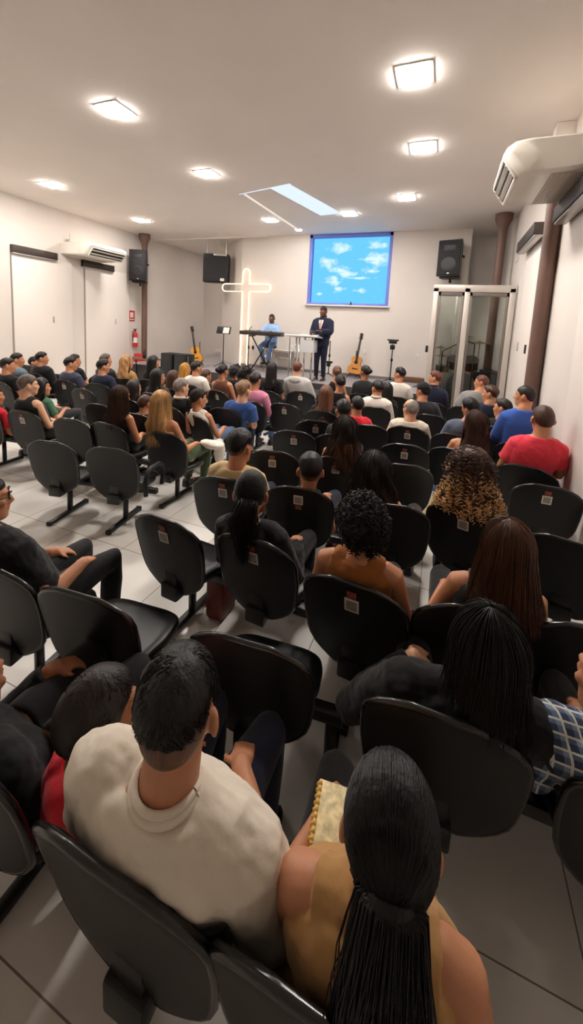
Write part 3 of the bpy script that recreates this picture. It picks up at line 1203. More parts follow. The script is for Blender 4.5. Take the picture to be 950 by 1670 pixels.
for a, b, w, h in ((-.016, .004, .014, .026), (0.0, .0, .012, .034), (.016, .004, .014, .026), (0, -.016, .046, .008)):
    mb.box((a, 0, b), (w, .003, h))
BADGE_ME = mb.mesh('small_badge', badge_m, False)


def bench(seats, label, legs=None, arm=None, legx=None):
    """seats: [(x, y_top, sticker?)]; one beam, one backrest and one seat each, legs under the end seats"""
    xs = [s[0] for s in seats]
    mx, my = sum(xs) / len(xs), sum(s[1] for s in seats) / len(seats)
    ang = 0.
    if len(seats) > 1:
        ang = math.atan2(seats[-1][1] - seats[0][1], seats[-1][0] - seats[0][0])
    e = empty('audience_bench', (mx, my, 0), label, 'bench', 'black beam benches')
    e.rotation_euler = (0, 0, ang)
    inv = Matrix.Rotation(-ang, 3, 'Z')
    loc = [inv @ Vector((s[0] - mx, s[1] - my, 0)) for s in seats]
    for p, s in zip(loc, seats):
        b = link('backrest', BACK_ME, e)
        b.location = (p.x, p.y, 0)
        r = link('backrest_rim', RIM_ME, b)
        st = s[2] if len(s) > 2 else 0
        if st:
            tilt = Matrix.Rotation(math.atan2(.115, .53), 3, 'X')
            for nm, me, dx, v in (('paper_sticker', STICK_ME, 0.0, .775 if st == 1 else .83), ('grey_patch', STICKIN_ME, 0.0, .775 if st == 1 else .83), ('small_badge', BADGE_ME, .0, .90 if st == 1 else .71)):
                q = link(nm, me, b)
                x = .0 + dx
                q.location = (x, back_y(x, v) - .0185 - (.001 if nm == 'grey_patch' else 0), Z0 + v * BH)
                q.rotation_euler = (.24, 0, 0)
        c = link('seat', SEAT_ME, e)
        c.location = (p.x, p.y, 0)
        c = link('back_bracket', BRACKET_ME, e)
        c.location = (p.x, p.y, 0)
    x0, x1 = loc[0].x - .20, loc[-1].x + .20
    if legx:
        legx = [v - mx for v in legx]
        x0, x1 = min(x0, min(legx) - .05), max(x1, max(legx) + .05)
    mb = MB()
    mb.box(((x0 + x1) / 2, .24, .355), (x1 - x0, .06, .055), bev=.008)
    put('crossbar', mb, beam_m, e, auto=40)
    for lx in legx if legx else ((loc[0].x, loc[-1].x) if len(seats) > 1 else (loc[0].x,)) if legs is None else [loc[i].x for i in legs]:
        p = link('leg', POST_ME, e)
        p.location = (lx, 0, 0)
        f = link('foot', FOOT_ME, p)
        for cy_ in (-.035, .475):
            f = link('foot_cap', CAP_ME, p)
            f.location = (0, cy_, .022)
    if arm is not None:
        ax = loc[-1].x + .30 if arm > 0 else loc[0].x - .30
        mb = MB()
        mb.tube([(ax, .10, .36), (ax, .09, .50), (ax, .12, .585), (ax, .20, .61), (ax, .34, .60), (ax, .41, .56), (ax, .43, .48), (ax, .40, .36)], .022, 10)
        mb.box((ax - .06 * arm, .24, .355), (.20, .05, .05), bev=.006)
        put('armrest', mb, chair_pl, e, auto=50)
    return e
# ------------------------------------------------------------------ people
def skin(tone):
    c = {'light': (214, 164, 132), 'tan': (190, 132, 98), 'brown': (150, 98, 68), 'deep': (108, 68, 48), 'dark': (74, 46, 34)}[tone]
    return mat('skin_' + tone, srgb(*c), rough=.5, spec=.4, sss=.08, bump=.04, bscale=120, vary=.05, vscale=12)


eye_white = mat('eye_white', srgb(232, 228, 222), rough=.25)
iris_m = mat('iris_dark', srgb(40, 26, 20), rough=.2)
_mb = MB(); _mb.ell((0, 0, 0), (.0115, .0115, .0115), None, 12, 8)
EYE_ME = _mb.mesh('eye', eye_white)
_mb = MB(); _mb.ell((0, .0072, 0), (.0062, .0055, .0062), None, 10, 6)
IRIS_ME = _mb.mesh('iris', iris_m)

HEAD = [(-.128, .022, .020, .060), (-.122, .040, .038, .050), (-.108, .052, .056, .036), (-.085, .060, .072, .020), (-.055, .066, .083, .010), (-.02, .0715, .090, .003),
        (.015, .0745, .094, -.004), (.045, .0690, .087, -.006), (.070, .0570, .072, -.006), (.090, .0405, .051, -.006), (.103, .0200, .026, -.006), (.108, .006, .008, -.006)]


class Person:
    def __init__(s, **d):
        s.__dict__.update(dict(x=0, y=0, rz=0, crown=(0, -.12, 1.25), kh=1.0, sw=.2, sex='m', tone='brown', hyaw=0, hpitch=0, hroll=0, hair='short', hcol='hair_black', top='tee',
                               tcol='cloth_black', bcol='cloth_navy', vox=.012, strands=0, pose='sit', arms=None, shoes='shoe_dark', seatz=.44, eyes=False, collar=None, fat=1.0, seed=1, hlen=None, sh=0., knee=0.), **{})
        s.__dict__.update(d)
        s.rng = random.Random(s.seed * 131 + 7)
        k = s.kh
        cr = Vector(s.crown)
        s.M = Matrix.Rotation(math.radians(s.hyaw), 3, 'Z') @ Matrix.Rotation(math.radians(s.hpitch), 3, 'X') @ Matrix.Rotation(math.radians(s.hroll), 3, 'Y')
        s.Hc = cr - Vector((0, 0, .112 * k))
        s.N = s.Hc + Vector((0, -.030 * k, -getattr(s, 'nk', .142) * k))
        st = s.pose == 'stand'
        s.pz = s.seatz + .01 if not st else s.seatz
        s.hipz = s.seatz + .09
        s.tw = s.sw / .2

    # ---- torso
    def axis(s, t):
        u = max(t, 0.)
        x = s.N.x * u ** 1.2
        y = s.N.y * u ** .75 if s.N.y < 0 else s.N.y * t
        return Vector((x, y, s.pz + (s.N.z - s.pz) * t))

    def prof(s, t):
        w, f = s.tw, s.fat
        if s.sex == 'm':
            P = ((0, .150, .110), (.06, .172, .125), (.16, .175, .128), (.38, .162, .118), (.6, .176, .122), (.76, .188, .118), (.84, .178, .106), (.91, .142, .090), (.97, .092, .074), (1, .070, .066))
        else:
            P = ((0, .160, .115), (.06, .185, .130), (.16, .185, .130), (.40, .140, .100), (.6, .152, .110), (.76, .168, .108), (.84, .162, .098), (.91, .124, .082), (.97, .078, .066), (1, .060, .057))
        for (t0, a0, b0), (t1, a1, b1) in zip(P, P[1:]):
            if t <= t1:
                k = (t - t0) / (t1 - t0)
                a, b = a0 + (a1 - a0) * k, b0 + (b1 - b0) * k
                return (a * (w if t > .3 else 1) * f, b * f)
        return P[-1][1], P[-1][2]

    def rings(s, infl, t0, t1, n=28, m=18, taper=0):
        out = []
        for j in range(m + 1):
            t = t0 + (t1 - t0) * j / m
            a, b = s.prof(t)
            a, b = a + infl, b + infl
            if taper:
                a *= 1 - taper * max(0, (t - .6) / .4)
            c = s.axis(t)
            r = []
            for i in range(n):
                q = 2 * PI * i / n
                cx, sy = math.cos(q), math.sin(q)
                e = .84
                r.append((c.x + a * abs(cx) ** e * (1 if cx > 0 else -1), c.y + b * abs(sy) ** e * (1 if sy > 0 else -1), c.z))
            out.append(r)
        return out

    def push(s, p, gap):
        """move a point out of the torso (used by hair that lies on the back)"""
        if p.z < s.pz or p.z > s.N.z:
            return p
        t = (p.z - s.pz) / (s.N.z - s.pz)
        a, b = s.prof(t)
        if t > .70:
            a = max(a, s.sw * (1 - .9 * max(0, t - .84) / .16))
        a, b = a + gap, b + gap
        c = s.axis(t)
        dx, dy = (p.x - c.x) / a, (p.y - c.y) / b
        d = math.hypot(dx, dy)
        if d < 1:
            if dy < .2:
                return Vector((p.x, c.y - b * math.sqrt(max(0, 1 - min(1, dx * dx))) * 1.0, p.z))
        return p

    # ---- limbs
    def joints(s):
        t = .86
        c = s.axis(t)
        J = {}
        st = s.pose == 'stand'
        for side in (-1, 1):
            S = Vector((c.x + side * (s.sw - .045), c.y, c.z - .015 + s.sh))
            sp = getattr(s, 'spread', 0)
            E = Vector((side * (s.sw + .035 + sp) + s.N.x * .6, S.y + .07, S.z - .27))
            W = Vector((side * .12, E.y + .22, max(s.seatz + .19, E.z - .04)))
            hd = Vector((-side * .35, .9, -.25)).normalized()
            if st:
                E = Vector((side * (s.sw + .03), S.y - .03, S.z - .30))
                W = Vector((side * .10, E.y + .20, E.z + .06))
            if s.arms and side in s.arms:
                a = s.arms[side]
                E, W = Vector(a[0]), Vector(a[1])
                hd = Vector(a[2]).normalized() if len(a) > 2 else (W - E).normalized()
            J[side] = (S, E, W, hd)
        return J

    def legs(s):
        out = []
        for side in (-1, 1):
            if s.pose == 'stand':
                out.append((Vector((side * .085, 0, s.seatz + .04)), Vector((side * .095, .02, s.seatz * .52)), Vector((side * .10, -.01, .08))))
            elif s.pose == 'stool':
                out.append((Vector((side * .09, .02, s.hipz)), Vector((side * .16, .36, s.hipz - .12)), Vector((side * .07, .30, .30))))
            else:
                out.append((Vector((side * .09, .0, s.hipz)), Vector((side * .125, .36 + s.knee, s.hipz + .005)), Vector((side * .12, .33 + s.knee, .09))))
        return out

    def hand(s, mb, W, hd, side, k=1.0, curl=.9):
        f = hd.normalized()
        up = Vector((0, 0, 1)) - f * f.z
        up = up.normalized() if up.length > .05 else Vector((0, 1, 0))
        sd = f.cross(up).normalized()
        inn = sd if sd.x * side < 0 else -sd
        base = W + f * .02
        palm = W + f * .055 * k
        rot = Matrix((sd, f, up)).transposed()
        mb.ell(palm, (.041 * k, .052 * k, .017 * k), rot, 12, 8)
        for i, (o, l) in enumerate(((-.030, .066), (-.010, .076), (.010, .071), (.029, .056))):
            o = o * (1 if inn == sd else -1)
            p0 = W + f * .085 * k - inn * 0 + sd * (-o if inn == sd else o) * k
            d1 = (f - up * curl * .35).normalized()
            d2 = (f - up * curl * 1.1).normalized()
            d3 = (f * .4 - up * curl * 1.3).normalized()
            l *= k
            p1 = p0 + d1 * l * .45
            p2 = p1 + d2 * l * .32
            p3 = p2 + d3 * l * .25
            mb.tube([p0 - f * .02, p0, p1, p2, p3], [.0095 * k, .0095 * k, .0088 * k, .0080 * k, .0065 * k], 7)
        t0 = W + f * .03 * k + inn * .028 * k
        t1 = t0 + (f * .5 + inn * .8 - up * .2).normalized() * .032 * k
        t2 = t1 + (f * .9 + inn * .15 - up * .3).normalized() * .030 * k
        mb.tube([t0 - inn * .012, t0, t1, t2], [.014 * k, .0125 * k, .0105 * k, .008 * k], 7)

    def head(s, mb):
        k = s.kh
        n = 24
        rings = []
        for z, a, b, oy in HEAD:
            r = []
            for i in range(n):
                q = 2 * PI * i / n
                x, y = math.cos(q), math.sin(q)
                rr = Vector((a * x, oy + b * y, z))
                if z < -.02 and y > .3:          # narrower lower face
                    rr.x *= 1 - .10 * y
                if -.03 < z < .03 and y > .6:    # brow to cheek plane
                    rr.y -= .006
                r.append(s.Hc + s.M @ (rr * k))
            rings.append(r)
        mb.loft(rings)
        P = lambda x, y, z: s.Hc + s.M @ (Vector((x, y, z)) * k)
        # nose, brow, lips, chin, ears
        mb.tube([P(0, .086, .008), P(0, .097, -.014), P(0, .110, -.040), P(0, .096, -.050)], [.009 * k, .011 * k, .014 * k, .010 * k], 8)
        for q in (-1, 1):
            mb.ell(P(q * .011, .098, -.046), (.010 * k, .012 * k, .008 * k), s.M, 8, 6)
            mb.tube([P(q * .012, .090, .020), P(q * .032, .086, .024), P(q * .05, .070, .018)], [.007 * k, .009 * k, .006 * k], 7)
            mb.ell(P(q * .045, .066, -.030), (.020 * k, .018 * k, .018 * k), s.M, 8, 6)
            er = s.M @ Matrix.Rotation(q * .35, 3, 'Z')
            mb.ell(P(q * .084, -.014, -.020), (.010 * k, .021 * k, .034 * k), er, 10, 8)
            mb.ell(P(q * .078, -.006, -.044), (.008 * k, .010 * k, .012 * k), er, 8, 6)
        mb.ell(P(0, .091, -.072), (.024 * k, .010 * k, .0065 * k), s.M, 10, 6)
        mb.ell(P(0, .089, -.083), (.020 * k, .010 * k, .0075 * k), s.M, 10, 6)
        mb.ell(P(0, .076, -.110), (.020 * k, .018 * k, .016 * k), s.M, 10, 6)

    # ---- build
    def build(s, label):
        k = s.kh
        nm = 'person'
        mb = MB()
        mb.loft(s.rings(-.004, 0, 1))
        nr = (.060 if s.sex == 'm' else .051) * k
        mb.tube([s.axis(.95), s.N, s.Hc + s.M @ Vector((0, -.022, -.075)) * k, s.Hc + s.M @ Vector((0, -.01, -.02)) * k], [nr * 1.25, nr * 1.08, nr, nr * 1.02], 16)
        s.head(mb)
        J = s.joints()
        r = s.tw ** .5 * (1 if s.sex == 'm' else .86) * s.fat ** .5
        s.ar = (.056 * r, .050 * r, .041 * r, .028 * r)
        for side in (-1, 1):
            S, E, W, hd = J[side]
            c = s.axis(.88)
            mb.tube([Vector((c.x + side * .05, c.y, c.z - .01 + s.sh * .6)), S + Vector((-side * .03, 0, .012)), S, S + (E - S) * .25, S + (E - S) * .6, E], [.055 * r, .058 * r, .062 * r, s.ar[0], s.ar[1], s.ar[2]], 14)
            mb.tube([E + (S - E) * .08, E, E + (W - E) * .3, W, W + hd * .03], [s.ar[2], s.ar[2], s.ar[2] * 1.02, s.ar[3], s.ar[3]], 12)
            s.hand(mb, W, hd, side, .95 * (k ** .5))
        for Hp, K, A in s.legs():
            mb.tube([Hp, Hp + (K - Hp) * .5, K, K + (A - K) * .3, A], [.078, .070, .052, .050, .034], 12)
            mb.ell(A + Vector((0, .05, -.045)), (.036, .10, .032), None, 10, 7)
        me = mb.mesh(nm, skin(s.tone))
        root = link(nm, me)
        root.location = (s.x, s.y, getattr(s, 'floorz', 0))
        root.rotation_euler = (0, 0, s.rz)
        tag(root, label, getattr(s, 'cat', 'person'), getattr(s, 'group', 'seated audience'))
        bake(root, s.vox, 3)
        s.root = root
        s.clothes(J)
        s.do_hair()
        if getattr(s, 'glasses_on', 0):
            s.glasses()
        if s.eyes:
            for q in (-1, 1):
                o = link('eye', EYE_ME, root)
                o.matrix_local = Matrix.Translation(s.Hc + s.M @ (Vector((q * .031, .079, .004)) * k)) @ s.M.to_4x4()
                link('iris', IRIS_ME, o)
        return root

    def clothes(s, J):
        root = s.root
        near = s.vox < .010
        crease = ('fold_wide', .13, .022) if near else (('fold_wide', .085, .012) if s.vox < .013 else None)
        i = .013
        r = s.tw ** .5 * (1 if s.sex == 'm' else .86) * s.fat ** .5
        mb = MB()
        t = s.top
        if t in ('tee', 'long', 'jacket', 'hoodie', 'polo', 'suit', 'shirt'):
            i += .010 if t in ('jacket', 'hoodie', 'suit') else 0
            mb.loft(s.rings(i, .01 if s.pose != 'stand' else -.02, 1.0 if t == 'polo' else .985))
            frac = .58 if t in ('tee', 'polo') else 1.0
            for side in (-1, 1):
                S, E, W, hd = J[side]
                c = s.axis(.87)
                g = i + .004
                a0 = Vector((c.x + side * .06, c.y, c.z + s.sh * .6))
                if frac < 1:
                    En = S + (E - S) * (.74 if t == 'polo' else .68)
                    mb.tube([a0, S + Vector((-side * .03, 0, .010)), S, S + (En - S) * .5, En], [.058 * r + g, .060 * r + g, .062 * r + g, s.ar[0] + g + .004, s.ar[1] + g + .012], 16)
                else:
                    mb.tube([a0, S + Vector((-side * .03, 0, .010)), S, S + (E - S) * .5, E], [.058 * r + g, .060 * r + g, .062 * r + g, s.ar[0] + g, s.ar[2] + g + .004], 16)
                    mb.tube([E + (S - E) * .06, E, E + (W - E) * .5, W - (W - E) * .05], [s.ar[2] + g + .004, s.ar[2] + g + .004, s.ar[2] + g, s.ar[3] + g], 14)
            name = {'tee': 't_shirt', 'polo': 'polo_shirt', 'long': 'long_sleeved_top', 'jacket': 'jacket', 'hoodie': 'hooded_sweatshirt', 'suit': 'suit_jacket', 'shirt': 'shirt'}[t]
        elif t == 'tank':
            mb.loft(s.rings(i, .01, .80, m=14))
            mb.loft(s.rings(i, .74, .955, m=8, taper=.12))
            for side in (-1, 1):
                S = J[side][0]
                c = s.axis(.88)
                a0 = Vector((c.x + side * .025, c.y - .004, c.z + .004 + s.sh * .6))
                mb.tube([a0, a0 + (S - a0) * .40, a0 + (S - a0) * .66], [.068 * r + i, .066 * r + i, .062 * r + i], 16)
            name = 'sleeveless_top'
        elif t == 'strap':
            mb.loft(s.rings(i - .003, .01, .72, m=14))
            for side in (-1, 1):
                pts = []
                for q in range(9):
                    tt = .66 + .30 * math.sin(PI * q / 8)
                    c = s.axis(tt)
                    a, b = s.prof(tt)
                    pts.append(Vector((c.x + side * a * (.52 - .0 * q), c.y + (b + .006) * math.cos(PI * q / 8) * -1 * .95, c.z + .006)))
                mb.tube(pts, .013, 8)
            name = 'strappy_top'
        o = link(name, mb.mesh(name, MATS[s.tcol]), root)
        bake(o, s.vox * .95, 4, crease)
        s.top_ob = o
        if t in ('polo', 'shirt', 'suit'):
            mb = MB()
            pts = []
            for q in range(25):
                a = 2 * PI * q / 24
                c = s.N
                pts.append(Vector((c.x + .070 * s.kh * math.cos(a), c.y - .004 + .070 * s.kh * math.sin(a), c.z + .016 - .030 * max(0, math.sin(a)))))
            mb.tube(pts, .013, 8, cap=False, flat=1.0)
            mb.tube([p + Vector((0, 0, .016)) - (p - s.N) * .04 for p in pts], .009, 8, cap=False)
            put('collar', mb, MATS[getattr(s, 'ccol', None) or s.tcol], root, smooth=True)
        if t == 'hoodie':
            mb = MB()
            c = s.axis(.92)
            mb.ell((c.x, c.y - .085, c.z - .01), (.13, .055, .075))
            put('hood', mb, MATS[s.tcol], root, smooth=True)
        if t == 'suit':
            mb = MB()
            c = s.axis(.8)
            pr = [s.axis(q) + Vector((0, s.prof(q)[1] + .022, 0)) for q in (.60, .7, .8, .9)]
            mb.loft([[p + Vector((-w, .004, 0)), p + Vector((w, .004, 0)), p + Vector((w, -.03, 0)), p + Vector((-w, -.03, 0))] for p, w in zip(pr, (.012, .035, .055, .06))])
            put('shirt_front', mb, MATS['cloth_white'], root, smooth=False)
            mb = MB()
            mb.loft([[p + Vector((-w, .012, 0)), p + Vector((w, .012, 0)), p + Vector((w, .0, 0)), p + Vector((-w, .0, 0))] for p, w in zip(pr, (.022, .026, .020, .014))])
            put('necktie', mb, MATS['cloth_tie'], root, smooth=False)
        # lower half
        mb = MB()
        if s.pose == 'stand':
            mb.loft(s.rings(.012, -.03, .30, m=8))
        else:
            mb.loft(s.rings(.012, -.02, .26, m=8))
        for Hp, K, A in s.legs():
            mb.tube([Hp, Hp + (K - Hp) * .5, K, K + (A - K) * .3, A + (K - A) * .05], [.094, .086, .068, .064, .056], 14)
        bn = getattr(s, 'bname', 'trousers')
        o = link(bn, mb.mesh(bn, MATS[s.bcol]), root)
        bake(o, max(.012, s.vox), 4)
        for Hp, K, A in s.legs():
            mb = MB()
            mb.loft([[A + Vector((x * w, y, z)) for x, z in ((-1, -.085), (1, -.085), (1.05, -.06), (.85, h), (-.85, h), (-1.05, -.06))] for y, w, h in ((-.075, .026, -.01), (-.05, .036, .012), (.0, .038, .0), (.06, .042, -.032), (.12, .042, -.048), (.16, .030, -.058), (.175, .014, -.065))])
            put('shoe', mb, MATS[s.shoes], root, auto=60)

    # ---- hair
    def sk(s, az, ph, th):
        """point on the hair surface: az 0 at the back, +-pi at the front; ph from the crown"""
        d = Vector((math.sin(ph) * math.sin(az), -math.sin(ph) * math.cos(az), math.cos(ph)))
        return s.Hc + s.M @ (Vector((d.x * (.0765 + th), d.y * (.0965 + th) - .006, d.z * (.107 + th))) * s.kh)

    def line(s, az):
        a = abs(math.degrees((az + PI) % (2 * PI) - PI))
        T = ((0, 122), (35, 120), (60, 108), (76, 88), (92, 78), (100, 92), (108, 88), (118, 74), (140, 68), (180, 66))
        for (a0, p0), (a1, p1) in zip(T, T[1:]):
            if a <= a1:
                return math.radians(p0 + (p1 - p0) * (a - a0) / (a1 - a0))
        return math.radians(66)

    def hang(s, az, zend, th, w):
        """polyline of a lock: over the skull, then falling to height zend"""
        az0 = az
        pts = [s.sk(az, q, th) for q in (math.radians(x) for x in (4, 14, 26, 40, 55, 70, 84, 95))]
        p = pts[-1].copy()
        c = s.Hc
        n = 9
        out = Vector((p.x - c.x, p.y - c.y, 0))
        for i in range(1, n + 1):
            f = i / n
            z = pts[7].z + (zend - pts[7].z) * f
            q = Vector((c.x + out.x * (1 + w * f), c.y + out.y * (1 + .25 * w * f) - .02 * f, z))
            q = s.push(q, .022 + th * .5)
            pts.append(q)
        return pts

    def surf(s, mb, fn, azs, nrow, inner=.012):
        """closed two-layer sheet over columns fn(az) -> list of points"""
        cols = [fn(a) for a in azs]
        inn = []
        for c in cols:
            r = []
            for i, p in enumerate(c):
                ax = Vector((s.Hc.x, s.Hc.y, min(p.z, s.Hc.z + .02)))
                d = (ax - p)
                r.append(p + d.normalized() * min(inner, d.length * .5) if d.length > 1e-6 else p)
            inn.append(r)
        m = len(cols)
        vs = [p for c in cols for p in c] + [p for c in inn for p in c]
        o = m * nrow
        fs = []
        for a in range(m):
            b = (a + 1) % m
            for i in range(nrow - 1):
                fs.append((a * nrow + i, b * nrow + i, b * nrow + i + 1, a * nrow + i + 1))
                fs.append((o + a * nrow + i + 1, o + b * nrow + i + 1, o + b * nrow + i, o + a * nrow + i))
            fs.append((a * nrow + nrow - 1, b * nrow + nrow - 1, o + b * nrow + nrow - 1, o + a * nrow + nrow - 1))
        mb.add(vs, fs)

    def cap(s, mb, th, lump=0., freq=10., start=0., naz=40, n=12, lower=0.):
        def col(az):
            e = s.line(az) + (lower(az) if callable(lower) else lower)
            b = start(az) if callable(start) else math.radians(start)
            c = []
            for i in range(n):
                f = i / (n - 1)
                ph = b + (max(e, b + .02) - b) * f
                tt = th * (1 - .85 * max(0, (f - .72) / .28) ** 1.5) * (min(1, f / .15 + .25) if start else 1)
                p = s.sk(az, ph, tt)
                if lump:
                    q = (p - s.Hc) * freq / s.kh + Vector((s.seed * 3.1, 0, 0))
                    tt += lump * noise.noise(q * 1.0) + lump * .5 * noise.noise(q * 2.3)
                    p = s.sk(az, ph, max(.002, tt))
                c.append(p)
            return c
        s.surf(mb, col, [2 * PI * i / naz for i in range(naz)], n)

    def strand(s, mb, pts, r=.0016):
        n = len(pts)
        mb.tube(pts, [r * (1 - .75 * i / (n - 1)) for i in range(n)], 3, cap=False)

    def curls(s, mb, anchors, r, turns, length, thick):
        g = s.rng
        for p, d in anchors:
            d = d.normalized()
            u = d.orthogonal().normalized()
            v = d.cross(u)
            a0 = g.random() * 6.28
            n = int(9 * turns)
            R, Ln = r * g.uniform(.7, 1.25), length * g.uniform(.7, 1.3)
            dd = 1 if g.random() < .5 else -1
            pts = [p + d * (Ln * i / n) + (u * math.cos(a0 + dd * 6.28 * turns * i / n) + v * math.sin(a0 + dd * 6.28 * turns * i / n)) * R for i in range(n + 1)]
            mb.tube(pts, [thick * (1 - .5 * i / n) for i in range(n + 1)], 4, cap=False)

    def do_hair(s):
        g = s.rng
        k = s.kh
        h = s.hair
        if h == 'none':
            return
        root = s.root
        mb = MB()
        near = s.strands > 0
        naz = 56 if near else 32
        m = MATS[s.hcol]
        if h in ('short', 'buzz', 'bald', 'child'):
            th = {'short': .020, 'buzz': .006, 'bald': .008, 'child': .014}[h]
            if h == 'short':
                s.cap(mb, .0045, 0, 10, 0., naz, 14, lower=-.10)
                put('hair_fade', mb, MATS['hair_fade'] if s.hcol in ('hair_black', 'hair_dark') else m, root, smooth=True)
                mb = MB()
            if h == 'bald':
                st = lambda az: math.radians(18 + 62 * min(1, abs((az + PI) % (2 * PI) - PI) / 2.0) ** 1.5)
                s.cap(mb, th, .003, 30, st, naz)
            else:
                s.cap(mb, th, .005 if h == 'short' else .003, 16, 0., naz, 16, lower=(lambda az: -.14 - (.22 + getattr(s, 'lowx', 0)) * max(0, math.cos(az)) ** .7) if h == 'short' else 0)
            for q in range(s.strands):
                az = g.uniform(-PI, PI)
                e = s.line(az) - ((.14 + (.22 + getattr(s, 'lowx', 0)) * max(0, math.cos(az)) ** .7) if h == 'short' else .04)
                p0 = e * math.sqrt(g.random()) * .92
                if h == 'bald' and p0 < math.radians(60):
                    continue
                t0 = th * (1 - .8 * max(0, (p0 / e - .72) / .28))
                da, dp = g.uniform(-.10, .10) + .15 * math.sin(az * 3), g.uniform(.08, .24)
                pts = [s.sk(az + da * f, min(p0 + dp * f, e), t0 - .004 + .008 * math.sin(f * 2.2) * (.5 + g.random() * .3) - .003 * f) for f in (0, .35, .7, 1)]
                s.strand(mb, pts, .0022)
        elif h == 'cap':
            s.cap(mb, .012, 0, 10, 40., naz)
            put('hair', mb, m, root, smooth=True)
            mb = MB()
            def col(az):
                e = math.radians(86 if abs(az) < 1.9 else 72)
                return [s.sk(az, e * i / 9 + .01, .020 if i < 9 else .016) for i in range(10)]
            s.surf(mb, col, [2 * PI * i / 32 for i in range(32)], 10)
            P = lambda x, y, z: s.Hc + s.M @ (Vector((x, y, z)) * k)
            mb.loft([[P(x * w, y, z + dz) for x, dz in ((-1, 0), (-.5, .012), (0, .016), (.5, .012), (1, 0), (.5, .006), (0, .010), (-.5, .006))] for y, w, z in ((.07, .075, .035), (.12, .07, .028), (.165, .045, .018))])
            put('cap', mb, MATS[getattr(s, 'capcol', 'cloth_grey')], root, smooth=True)
            return
        elif h in ('long', 'wavy', 'bob'):
            ze = s.hlen if s.hlen is not None else s.N.z - .22
            wide = {'long': .10, 'wavy': .34, 'bob': .22}[h] + getattr(s, 'hwide', 0)
            th = {'long': .020, 'wavy': .032, 'bob': .024}[h]
            azm = math.radians(104)
            def col(az, th=th, jit=0.):
                a = (az + PI) % (2 * PI) - PI
                if abs(a) <= azm:
                    zz = ze + .05 * (abs(a) / azm) ** 2 + .03 * noise.noise(Vector((a * 3, s.seed, 0))) + jit
                    pts = s.hang(a, zz, th, wide)
                    if h == 'wavy':
                        pts = [p + (s.M @ Vector((math.sin(p.z * 38 + a * 5 + s.seed), math.cos(p.z * 31 + a * 7), 0))) * .009 * min(1, i / 6) for i, p in enumerate(pts)]
                    return pts
                e = math.radians(64 if abs(a) > 2.1 else 82)
                return [s.sk(a, .07 + (e - .07) * i / 16, th * (1 - .7 * i / 16)) for i in range(17)]
            def jcol(az):
                pts = col(az)
                out = []
                for i, p in enumerate(pts):
                    f = i / 16
                    d = Vector((p.x - s.Hc.x, p.y - s.Hc.y, 0))
                    d = d.normalized() if d.length > .01 else Vector()
                    out.append(p + d * (noise.noise(Vector((az * 9, f * 2.5, s.seed))) * .010 * min(1, f * 3)))
                return out
            s.surf(mb, jcol, [2 * PI * i / naz for i in range(naz)], 17, .022)
            for q in range(s.strands):
                az = g.uniform(-azm, azm) if g.random() < .85 else g.uniform(-PI, PI)
                pts = col(az, th + g.uniform(-.002, .007), g.uniform(-.07, .02))
                if abs((az + PI) % (2 * PI) - PI) > azm:
                    pts = pts[:17]
                dr = g.uniform(-.014, .014)
                o = []
                for i, p in enumerate(pts):
                    f = i / (len(pts) - 1)
                    d = Vector((p.x - s.Hc.x, p.y - s.Hc.y, 0))
                    d = d.normalized() if d.length > .01 else Vector()
                    tn = Vector((-d.y, d.x, 0))
                    o.append(p + tn * dr * f * 2 + d * (.004 + .004 * math.sin(f * 7 + q)))
                s.strand(mb, o[g.randint(0, 3):], .0024)
        elif h in ('pony', 'bun', 'ponycurl'):
            lx = getattr(s, 'lowx', .10)
            s.cap(mb, .011, .002, 18, 0., naz, 16, lower=lambda az: -lx * max(0, math.cos(az)))
            kd = Vector((0, -.105, -.005 if h != 'bun' else .02))
            kn = s.Hc + s.M @ (kd * k)
            for q in range(s.strands):
                az = g.uniform(-PI, PI)
                e = (s.line(az) - lx * max(0, math.cos(az))) * g.uniform(.25, 1)
                a = s.sk(az, e, .012)
                pts = []
                for i in range(8):
                    f = i / 7
                    p = a.lerp(kn, f)
                    d = p - s.Hc
                    ra = (a - s.Hc).length * (1 - f) + (kn - s.Hc).length * f
                    dd = d.normalized() * max(ra, .0)
                    loc = s.M.transposed() @ d
                    nd = Vector((loc.x / .0885, (loc.y + .006 * k) / .1085, loc.z / .119)) / k
                    p2 = s.Hc + d * (1 / max(nd.length, .3)) if nd.length < 1.02 else p
                    pts.append(p2)
                s.strand(mb, pts, .0019)
            if h == 'bun':
                mb.ell(kn + s.M @ Vector((0, -.03, .0)), (.045 * k, .04 * k, .042 * k), s.M)
            else:
                ze = s.hlen if s.hlen is not None else s.N.z - .30
                sway = getattr(s, 'sway', 0.)
                W = getattr(s, 'tailw', .05)
                def tail(off, jit, dz=0.):
                    pts = [kn - s.M @ Vector((0, -.02, 0))]
                    for i in range(12):
                        f = i / 11
                        w = W * (.62 + .38 * min(1, f * 2.2)) * (1 - .55 * max(0, f - .6) / .4)
                        z = kn.z + (ze + dz - kn.z) * f
                        b = Vector((kn.x + sway * f * f + off.x * w, kn.y - .035 * min(1, f * 5) + off.y * w * .6, z + .01 * (1 - f)))
                        b = s.push(b, .028 + .012 * (1 + off.y))
                        if h == 'ponycurl':
                            b += Vector((math.sin(f * 16 + jit * 9), math.cos(f * 14 + jit * 7), 0)) * .014 * f
                        pts.append(b)
                    return pts
                core = tail(Vector((0, 0, 0)), 0)
                mb.tube(core, [.03] + [W * .8 * (.62 + .38 * min(1, i / 11 * 2.2)) * (1 - .75 * max(0, i / 11 - .5) / .5) for i in range(12)], 12, flat=.6)
